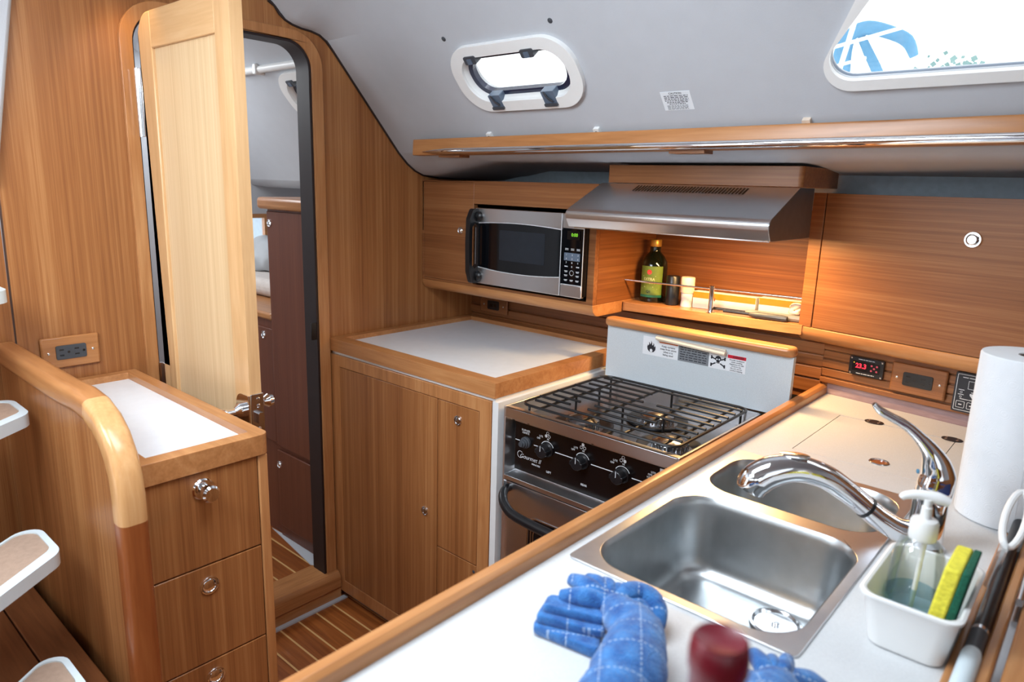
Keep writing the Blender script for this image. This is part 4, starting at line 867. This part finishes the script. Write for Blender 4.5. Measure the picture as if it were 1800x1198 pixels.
t = thing('niche_shelf', 'wooden niche shelf with slim chrome fiddle rail under the range hood', 'shelf', (1.02, .94, 1.06))
b = B(); plate(b, [rp([(.753, .8555), (1.284, .911), (1.284, 1.04), (.753, 1.04)], [.01, 0, 0, 0], 4)], FZ(0, 0, 0), 1.0615, 1.0880); obj('board', b, SX, t, bevel=.006, seg=3)
b = B(); box(b, .753, 1.272, 1.04, 1.052, 1.05, 1.385); obj('back_panel', b, NICHEW, t)
FSy = lambda x: .8555+(x-.753)*.1045
b = B(); tube(b, [(.753, FSy(.753)+.012, 1.155), (1.2765, FSy(1.2765)+.012, 1.1575)], .0030, 10); rl = obj('rail', b, STEELD, t)
px_ = 1.0275; b = B(); lathe(b, [(.013, 0), (.013, .0015), (.008, .003), (.0075, .005), (.0075, .076), (.006, .078), (.0001, .078)], (px_, FSy(px_)+.012, 1.0882), n=20); obj('post', b, CHROME, t)
# things on the shelf
SH = 1.0883
bo = (.807, .945, SH)
t = thing('olive_oil_bottle', 'dark olive oil bottle with green label and gold cap on the niche shelf', 'bottle', bo)
b = B(); lathe(b, [(.034, 0), (.040, .004), (.041, .012), (.041, .105), (.038, .125), (.028, .142), (.0175, .152), (.0160, .158), (.0160, .178)], bo, n=40); bb_ = obj('glass', b, BOTTLE, t)
b = B(); lathe(b, [(.0172, .170), (.0178, .172), (.0178, .190), (.0168, .1915), (.0001, .1915)], bo, n=28); obj('cap', b, BRASS, t)
R_ = .0414; ca = math.atan2(-.9828-.945, 1.9149-.807)-.18
def bend(a, z, l): q = ca+a/R_; return Vector((bo[0]+(R_+l)*math.cos(q), bo[1]+(R_+l)*math.sin(q), bo[2]+z))
def wrap(a0, a1, z0, z1, l, mat, nm, par):
    b = B(); n = 18; A = [a0+(a1-a0)*i/n for i in range(n+1)]
    loft(b, [[bend(a, z0, l) for a in A], [bend(a, z1, l) for a in A]], False, False); return obj(nm, b, mat, par)
lb = wrap(-.036, .036, .024, .112, .0003, LABELG, 'label', bb_)
wrap(-.036, .036, .0165, .0238, .0003, LABELT, 'label_band', bb_)
b = B()
def bpoly(pts, l): vs = [b.verts.new(bend(x, z, l)) for x, z in pts]; b.faces.new(vs)
bpoly(circ(-.006, .094, .0075, 16), .0008); obj('logo_dot', b, REDDOT, lb, smooth=False)
b = B(); text(b, 'EXTRA', None, -.006, .072, .0085, bend=bend, lift=.0008, bold=.02); text(b, 'VIRGIN', None, -.006, .062, .0085, bend=bend, lift=.0008, bold=.02)
for x0, x1, z0, z1 in ((-.026, .014, .0805, .0825), (-.028, .020, .0415, .043), (-.02, .008, .048, .0495)): bpoly([(x0, z0), (x1, z0), (x1, z1), (x0, z1)], .0008)
obj('print', b, LABELP, lb, smooth=False)
b = B(); text(b, 'Q1', None, -.006, .034, .008, bend=bend, lift=.0008, bold=.04); obj('mark', b, INK, lb, smooth=False)
t = tag(obj('spice_mill', lathe(B(), [(.0185, 0), (.0205, .002), (.0205, .086), (.0190, .0885), (.0001, .0885)], (.884, .930, SH), n=28), BPLAS), 'black cylindrical mill between the oil bottle and the beige mill', 'mill', 'mills on the niche shelf')
g = thing('spice_mill', 'beige cylindrical mill with clear base beside the black mill', 'mill', (.930, .936, SH), 'mills on the niche shelf')
b = B(); lathe(b, [(.0195, .042), (.0205, .044), (.0205, .086), (.0190, .0885), (.0001, .0885)], (.930, .936, SH), n=28); obj('top', b, BEIGE, g)
b = B(); lathe(b, [(.0175, 0), (.0180, .002), (.0165, .02), (.0180, .043), (.0001, .043)], (.930, .936, SH), n=28); obj('base', b, plain('frosted_white', srgb(214, 214, 216), .3), g)
def wrapbox(name, label, x0, x1, y, d, h, mats, logo):
    t = thing(name, label, 'box', ((x0+x1)/2, y+d/2, SH), 'food wrap boxes on the niche shelf')
    sl = .1045; b = B()
    loft(b, [[(x0, y+(x0-x0)*sl+dy, SH+z) for dy, z in ((0, 0), (0, h), (d, h), (d, 0))], [(x1, y+(x1-x0)*sl+dy, SH+z) for dy, z in ((0, 0), (0, h), (d, h), (d, 0))]]); o = obj('carton', b, mats[0], t, bevel=.001)
    F = frame((x0, y, SH), (1, sl, 0), (0, 0, 1)); w = (x1-x0)*1.005
    b = B(); quad(b, F, .001, h*.62, w-.001, h*.98, .0006); obj('colour_band', b, mats[1], o, smooth=False)
    if logo: b = B(); poly(b, F, circ(.060, h*.63, .0085, 18), .0012); obj('logo_dot', b, REDDOT, o, smooth=False)
wrapbox('wrap_box', 'white food wrap box with red dot behind the chrome rail post', .950, 1.135, .935, .032, .050, (CARDW, ORANGE), True)
wrapbox('wrap_box', 'long orange and white food wrap box at the right of the niche shelf', 1.140, 1.276, .962, .03, .052, (CARDW, ORANGE), False)
def lighter(label, y0, x0, xm, x1, mat, zt):
    t = thing('gas_lighter', label, 'lighter', (xm, y0, SH), 'long gas lighters on the niche shelf')
    b = B(); tube(b, [(x0, FSy(x0)+y0, zt), (xm, FSy(xm)+y0, zt)], .0042, 10); obj('barrel', b, BPLAS, t)
    b = B(); tube(b, [(xm-.006, FSy(xm)+y0, zt), (xm+.012, FSy(xm)+y0, zt), (x1-.01, FSy(x1)+y0, zt-.001), (x1, FSy(x1)+y0, zt-.001)], [.0055, .0095, .0095, .0075], 10, flat=1.0); obj('grip', b, mat, t)
lighter('black gas lighter lying nearest the front edge of the niche shelf', .012, 1.065, 1.145, 1.240, DGREY, SH+.0098)
lighter('grey gas lighter lying behind the black lighter on the niche shelf', .034, 1.015, 1.125, 1.274, plain('mid_grey', srgb(118, 118, 118), .4), SH+.0098)
b = B()
for k in range(4):
    a = k*1.3; tube(b, [(1.250+.018*math.cos(a+q*.8)*(1-.04*q), .950+.010*math.sin(a+q*.8), SH+.035+.012*math.sin(a+q*.7+k)) for q in range(9)], .0042, 8, sub=2)
tag(obj('twine_coil', b, BEIGE, remesh=.002), 'small coil of beige twine at the right end of the niche shelf', 'twine')

# right-hand locker, following the curve of the hull
ang_ = math.atan(.190); LU = Vector((math.cos(ang_), -math.sin(ang_), 0))
LF = frame((1.272, .9176, 0), LU, (0, 0, 1))   # normal faces the cabin
t = thing('wall_locker', 'wooden wall locker with round chrome latch above the counter at right', 'locker', (1.55, .95, 1.04))
b = B(); plate(b, [[(0, 1.086), (.0345, 1.086), (.0345, 1.4335), (0, 1.4335)]], LF, -.10, 0); obj('stile', b, VX, t, bevel=.001)
b = B(); plate(b, [[(.037, 1.0875), (.95, 1.0875), (.95, 1.4325), (.037, 1.4325)]], LF, -.02, 0); dd = obj('door', b, VX, t, bevel=.001)
nrm = LF[3]
kp = at(LF, .381, 1.343, 0)
b = B(); lathe(b, [(.0185, -.002), (.0185, .002), (.0165, .005), (.0135, .005), (.0125, .002), (.0001, .002)], kp, nrm, 32); k = obj('latch_ring', b, CHROME, dd)
b = B(); lathe(b, [(.0118, .0), (.0118, .007), (.0095, .009), (.0001, .0092)], kp, nrm, 28); obj('button', b, STEELD, k)
b = B(); lp = [(0, 1.086), (.002, 1.072), (-.006, 1.056), (-.02, 1.047), (-.06, 1.043), (-.10, 1.043), (-.10, 1.086)]
loft(b, [[at(LF, a, z, c) for c, z in lp] for a in (0.0, .95)]); obj('bottom_rail', b, SX, t, bevel=.003)
b = B(); plate(b, [[(.0, 1.087), (.95, 1.087), (.95, 1.432), (0, 1.432)]], LF, -.105, -.1005); obj('carcass', b, DARKV, t)

turn(t, -ang_)
# grooved panelling under the lockers
b = B()
for z0, z1, dp_ in ((.90, .938, 0), (.941, .972, .003), (.975, 1.006, 0), (1.009, 1.040, .003), (1.043, 1.10, 0)):
    box(b, .002, 1.335, .957-dp_, .975, z0, z1)
box(b, .002, 1.335, .962, .978, .88, 1.10)
pnl = struct(obj('trim_10', b, VX, bevel=.0025))
a2 = math.atan2(.047, .35); PU = Vector((math.cos(a2), -math.sin(a2), 0)); PF = frame((1.333, .957, 0), PU, (0, 0, 1))
b = B()
for z0, z1, dp_ in ((.936, .950, .006), (.953, .974, 0), (.977, .998, .002), (1.001, 1.022, 0), (1.025, 1.10, .002)):
    plate(b, [[(0, z0), (.75, z0), (.75, z1), (0, z1)]], PF, -.015, dp_)
plate(b, [[(0, .90), (.75, .90), (.75, 1.10), (0, 1.10)]], PF, -.02, -.005)
turn(struct(obj('trim_11', b, VX, bevel=.0022)), -a2)

# outlets, battery gauge, water panel
def outlet(name, label, F, w, h, plate_mat, ow, oh, duplex=True, rm=BPLAS):
    t = thing(name, label, 'outlet', at(F, 0, -h/2, 0), 'power outlets')
    b = B(); plate(b, [[(-w/2, -h/2), (w/2, -h/2), (w/2, h/2), (-w/2, h/2)]], F, 0, .009); pl_ = obj('cover_plate', b, plate_mat, t, bevel=.004)
    b = B(); plate(b, [rr(-ow/2, -oh/2, ow/2, oh/2, .004, 4)], F, .008, .0115); r = obj('receptacle', b, rm, t, bevel=.001)
    b = B()
    if duplex:
        for cx in (-ow*.27, ow*.23):
            for dy in (-oh*.2, oh*.2): quad(b, F, cx-.008, dy-.0017, cx+.0015, dy+.0017, .0118)
            poly(b, F, circ(cx+.012, 0, .0030, 12), .0118)
    else:
        quad(b, F, -.016, -.006, -.002, .006, .0118); quad(b, F, .004, -.006, .018, .006, .0118)
    obj('slots', b, PANELBK, r, smooth=False)
    b = B(); n = F[3]
    for sx_ in (-1, 1): screw(b, at(F, sx_*(ow/2+w/2)/2, 0, .009), n, .0032)
    obj('screw', b, STEELD, pl_); turn(t, math.atan2(F[1].y, F[1].x))
outlet('power_outlet', 'grey double power outlet in a pale wooden plate on the forward bulkhead', frame((.0005, -.4383, 1.003), (0, 1, 0), (0, 0, 1)), .1275, .076, SX, .066, .034, rm=DGREY)
outlet('power_outlet', 'small dark outlet in a wooden plate below the microwave cabinet', frame((.131, .9535, .983), (1, 0, 0), (0, 0, 1)), .140, .060, VX, .058, .034, False)
OF = frame(PF[0]+PU*.242+Vector((0, 0, .9935))+PF[3]*.0025, PU, (0, 0, 1))
outlet('power_outlet', 'grey double power outlet in a square edged wooden plate behind the faucet', OF, .126, .073, VX, .067, .033)
GF = frame(PF[0]+PU*.118+Vector((0, 0, 1.0005))+PF[3]*.0025, PU, (0, 0, 1))
t = thing('digital_gauge', 'black digital gauge with red 23.3 display on the panelling', 'gauge', at(GF, 0, -.024, 0))
b = B(); plate(b, [rr(-.0425, -.0235, .0425, .0235, .002, 3)], GF, 0, .009); gb = obj('body', b, BPLAS, t, bevel=.001)
b = B(); plate(b, [[(-.034, -.0125), (.034, -.0125), (.034, .0135), (-.034, .0135)]], GF, .009, .0096); obj('screen', b, PANELBK, gb, smooth=False)
b = B(); text(b, '23.3', GF, -.012, .001, .0125, lift=.0102, bold=.05, sx=.95); obj('digits', b, RED, gb, smooth=False)
b = B()
for dx, dy in ((0, 0), (-.0065, .0065), (.0065, .0065), (-.0065, -.0065), (.0065, -.0065)): poly(b, GF, circ(.0205+dx, .0005+dy, .0027, 10), .0102)
obj('buttons', b, REDDIM, gb, smooth=False)
b = B(); poly(b, GF, circ(-.030, .0085, .0016, 10), .0102); obj('indicator', b, AMBER, gb, smooth=False)
b = B()
for sx_ in (-1, 1):
    for sy_ in (-1, 1): screw(b, at(GF, sx_*.038, sy_*.0195, .009), GF[3], .0026)
obj('screw', b, STEELD, gb)
b = B(); bars(b, GF, .0, -.0185, .045, .0016, .0095, 4); bars(b, GF, .0, .0185, .04, .0012, .0095, 4); obj('print', b, INKW, gb, smooth=False)
WF = frame(PF[0]+PU*.362+Vector((0, 0, .990))+PF[3]*.0025, PU, (0, 0, 1))
t = thing('control_panel', 'black control panel with square keys half hidden behind the paper towel roll', 'control panel', at(WF, 0, -.047, 0))
b = B(); plate(b, [rr(-.040, -.047, .040, .047, .003, 3)], WF, 0, .012); wb = obj('body', b, plain('panel_navy_black', srgb(22, 26, 36), .3), t, bevel=.001)
b = B()
for x0, y0, x1, y1 in ((-.036, -.043, .036, .043),): plate(b, [rr(x0, y0, x1, y1, .002, 2), rr(x0+.0011, y0+.0011, x1-.0011, y1-.0011, .0015, 2)], WF, .012, .0126)
for cx in (-.0225, .0, .0225): plate(b, [rr(cx-.009, -.037, cx+.009, -.021, .002, 3), rr(cx-.0081, -.0361, cx+.0081, -.0219, .0015, 3)], WF, .012, .0126)
plate(b, [[(-.012, .010), (.012, .010), (.012, .029), (-.012, .029)], [(-.0112, .0108), (.0112, .0108), (.0112, .0282), (-.0112, .0282)]], WF, .012, .0126)
for y, x, w_ in ((.036, 0, .05), (.006, -.024, .012), (-.005, -.024, .012), (.003, .002, .012), (-.0155, -.010, .030)): bars(b, WF, x, y, w_, .0016, .0126, 2)
for y in (.0005, -.0105): ring(b, WF, -.024, y, .0018, .0026, .0126, 10)
for cx in (-.0225, .0, .0225): bars(b, WF, cx, -.029, .007, .0025, .0126, 1)
poly(b, WF, [(-.006, .0), (.012, .0), (.010, -.012), (.0, -.011), (-.006, -.004)], .0126)
obj('legends', b, INKW, wb, smooth=False)

# grab rail board below the port
t = thing('grab_rail_board', 'long wooden ledge board with chrome grab rail below the port and large window', 'ledge', (.95, .545, 1.505))
def bz(x): return 1.5607+(x-.15)*.0086
b = B(); loft(b, [[(x, y, z) for y, z in rp([(.530, 1.512+(bz(x)-1.5607)), (.580, 1.512+(bz(x)-1.5607)), (.545, bz(x)), (.533, bz(x))], [.004, 0, .002, .004], 3)] for x in (.150, .7, 1.2, 1.75, 2.5)]); obj('board', b, SX, t, bevel=.001)
b = B(); tube(b, [(.20, .530, 1.522), (.26, .521, 1.5225), (.32, .5185, 1.523), (1.2, .5185, 1.5305), (2.5, .5185, 1.5415)], [.002, .006, .0092, .0092, .0092], 14); obj('chrome_rail', b, CHROME, t)
b = B()
for x in (.27, 1.06): prism(b, [(.532, 1.505+(x-.15)*.0086), (.575, 1.505+(x-.15)*.0086), (.575, 1.513+(x-.15)*.0086), (.532, 1.513+(x-.15)*.0086)], 'x', x, x+.09)
obj('underside_cleat', b, VX, t)
for i, x in enumerate((.465, .842, 1.366)):
    F = frame(at(SF, x, .0135+i*.004, 0), SF[1], SF[2]); lab = ('small white rail bracket above the left end of the ledge board', 'small white rail bracket above the middle of the ledge board', 'small white rail bracket above the ledge board under the large window')[i]
    t = thing('rail_bracket', lab, 'bracket', at(F, 0, -.008, 0), 'rail brackets on the cabin side')
    b = B(); plate(b, [rr(-.0085, -.009, .0085, .010, .002)], F, 0, .010); k = obj('block', b, BEIGE if i == 2 else WPLAS, t, bevel=.001)
    b = B(); poly(b, F, circ(0, -.001, .0045, 12), .0104); obj('hole', b, DGREY, k, smooth=False)
for x, s in ((.477, .3145), (.832, .3175)):
    F = frame(at(SF, x, s, 0), SF[1], SF[2]); b = B(); lathe(b, [(.0065, 0), (.0065, .001), (.004, .003), (.0001, .0035)], at(F, 0, 0, 0), F[3], 16)
    tag(obj('screw_cap', b, DGREY), 'dark screw cap %s of the port' % ('above the left end' if x < .6 else 'above the right end'), 'screw', 'screw caps above the port')
F = frame(at(SF, 1.0865, .089, 0), SF[1], SF[2])
t = thing('caution_sticker', 'small white caution sticker on the sloping cabin side between the two windows', 'sticker', at(F, 0, -.025, 0))
b = B(); plate(b, [[(-.037, -.024), (.037, -.024), (.037, .024), (-.037, .024)]], F, 0, .0007); st = obj('label', b, STICK, t, smooth=False)
b = B(); text(b, 'CAUTION', F, 0, .0195, .0052, lift=.0011, bold=.02)
for i in range(6): bars(b, F, 0, .0135-.0042*i, .060-.008*(i > 3)-.01*(i == 5), .0018, .0011, 7)
for i in range(4): bars(b, F, -.002, -.0120-.0030*i, .052, .0011, .0011, 7)
obj('print', b, INK, st, smooth=False)
# reading light on the soffit that washes the forward bulkhead
t = thing('ceiling_spotlight', 'small recessed warm spotlight in the soffit above the open door', 'light', (.085, -.27, 1.932))
b = B(); lathe(b, [(.03, .018), (.03, .008), (.02, .006), (.02, .012), (.0001, .012)], (.085, -.27, 1.932), n=24); obj('bezel', b, CHROME, t)
ld = bpy.data.lights.new('bulkhead_spot', 'SPOT'); ld.energy = 2.6; ld.color = (1, .66, .26); ld.spot_size = 1.25; ld.spot_blend = .6; ld.shadow_soft_size = .02
lo_ = bpy.data.objects.new('bulkhead_spot', ld); C.objects.link(lo_); lo_.location = (.085, -.27, 1.93); lo_.rotation_euler = (0, 0, 0)

# ------------------------------------------------------------------ outside: what the large window looks out on
OUTW = plain('outdoor_white', srgb(250, 252, 255), .6)
b = B()
def band(pts, w, d):
    for (x, z), (x2, z2) in zip(pts, pts[1:]):
        loft(b, [[(x, 3.0, z), (x, 3.0+d, z), (x+w[0], 3.0+d, z+w[1]), (x+w[0], 3.0, z+w[1])], [(x2, 3.0, z2), (x2, 3.0+d, z2), (x2+w[0], 3.0+d, z2+w[1]), (x2+w[0], 3.0, z2+w[1])]])
tube(b, [(.63, 3.0, 1.9), (.625, 3.0, 2.05), (.628, 3.0, 2.16), (.66, 3.0, 2.225), (.73, 3.0, 2.245), (.83, 3.0, 2.215), (.92, 3.0, 2.165), (.96, 3.0, 2.09)], [.05, .05, .045, .035, .035, .032, .03, .02], 10, sub=4, flat=.6, up=(0, 1, 0))
tube(b, [(.70, 3.02, 2.21), (.75, 3.02, 2.12), (.80, 3.02, 2.03), (.85, 3.02, 1.9)], [.02, .024, .026, .026], 10, sub=3)
tag(obj('canvas_arch', b, BUOYBLUE), 'blue canvas arch seen outside the large window', 'awning')
b = B(); tube(b, [(.74, 2.8, 2.30), (.66, 2.8, 1.9)], .012, 8); tube(b, [(.48, 2.8, 2.10), (.95, 2.8, 2.19)], .008, 8); tube(b, [(.55, 2.8, 2.02), (.80, 2.8, 2.07)], .007, 8); tag(obj('boat_railing', b, OUTW), 'white railing tubes crossing the blue canvas outside the large window', 'railing')
b = B()
for k in range(60):
    x, y, z = 1.10+random.gauss(0, .07), 3.1+random.gauss(0, .05), 2.03+random.gauss(0, .035); q = random.uniform(.008, .02); a = random.random()*6
    b.faces.new([b.verts.new((x+q*math.cos(a+i*1.57), y+q*.5*math.sin(a*2+i), z+q*math.sin(a+i*1.57))) for i in range(4)])
tube(b, [(1.10, 3.1, 1.5), (1.10, 3.1, 2.03)], .012, 8); tag(obj('distant_tree', b, LEAF), 'pale sunlit tree seen low through the large window', 'tree')
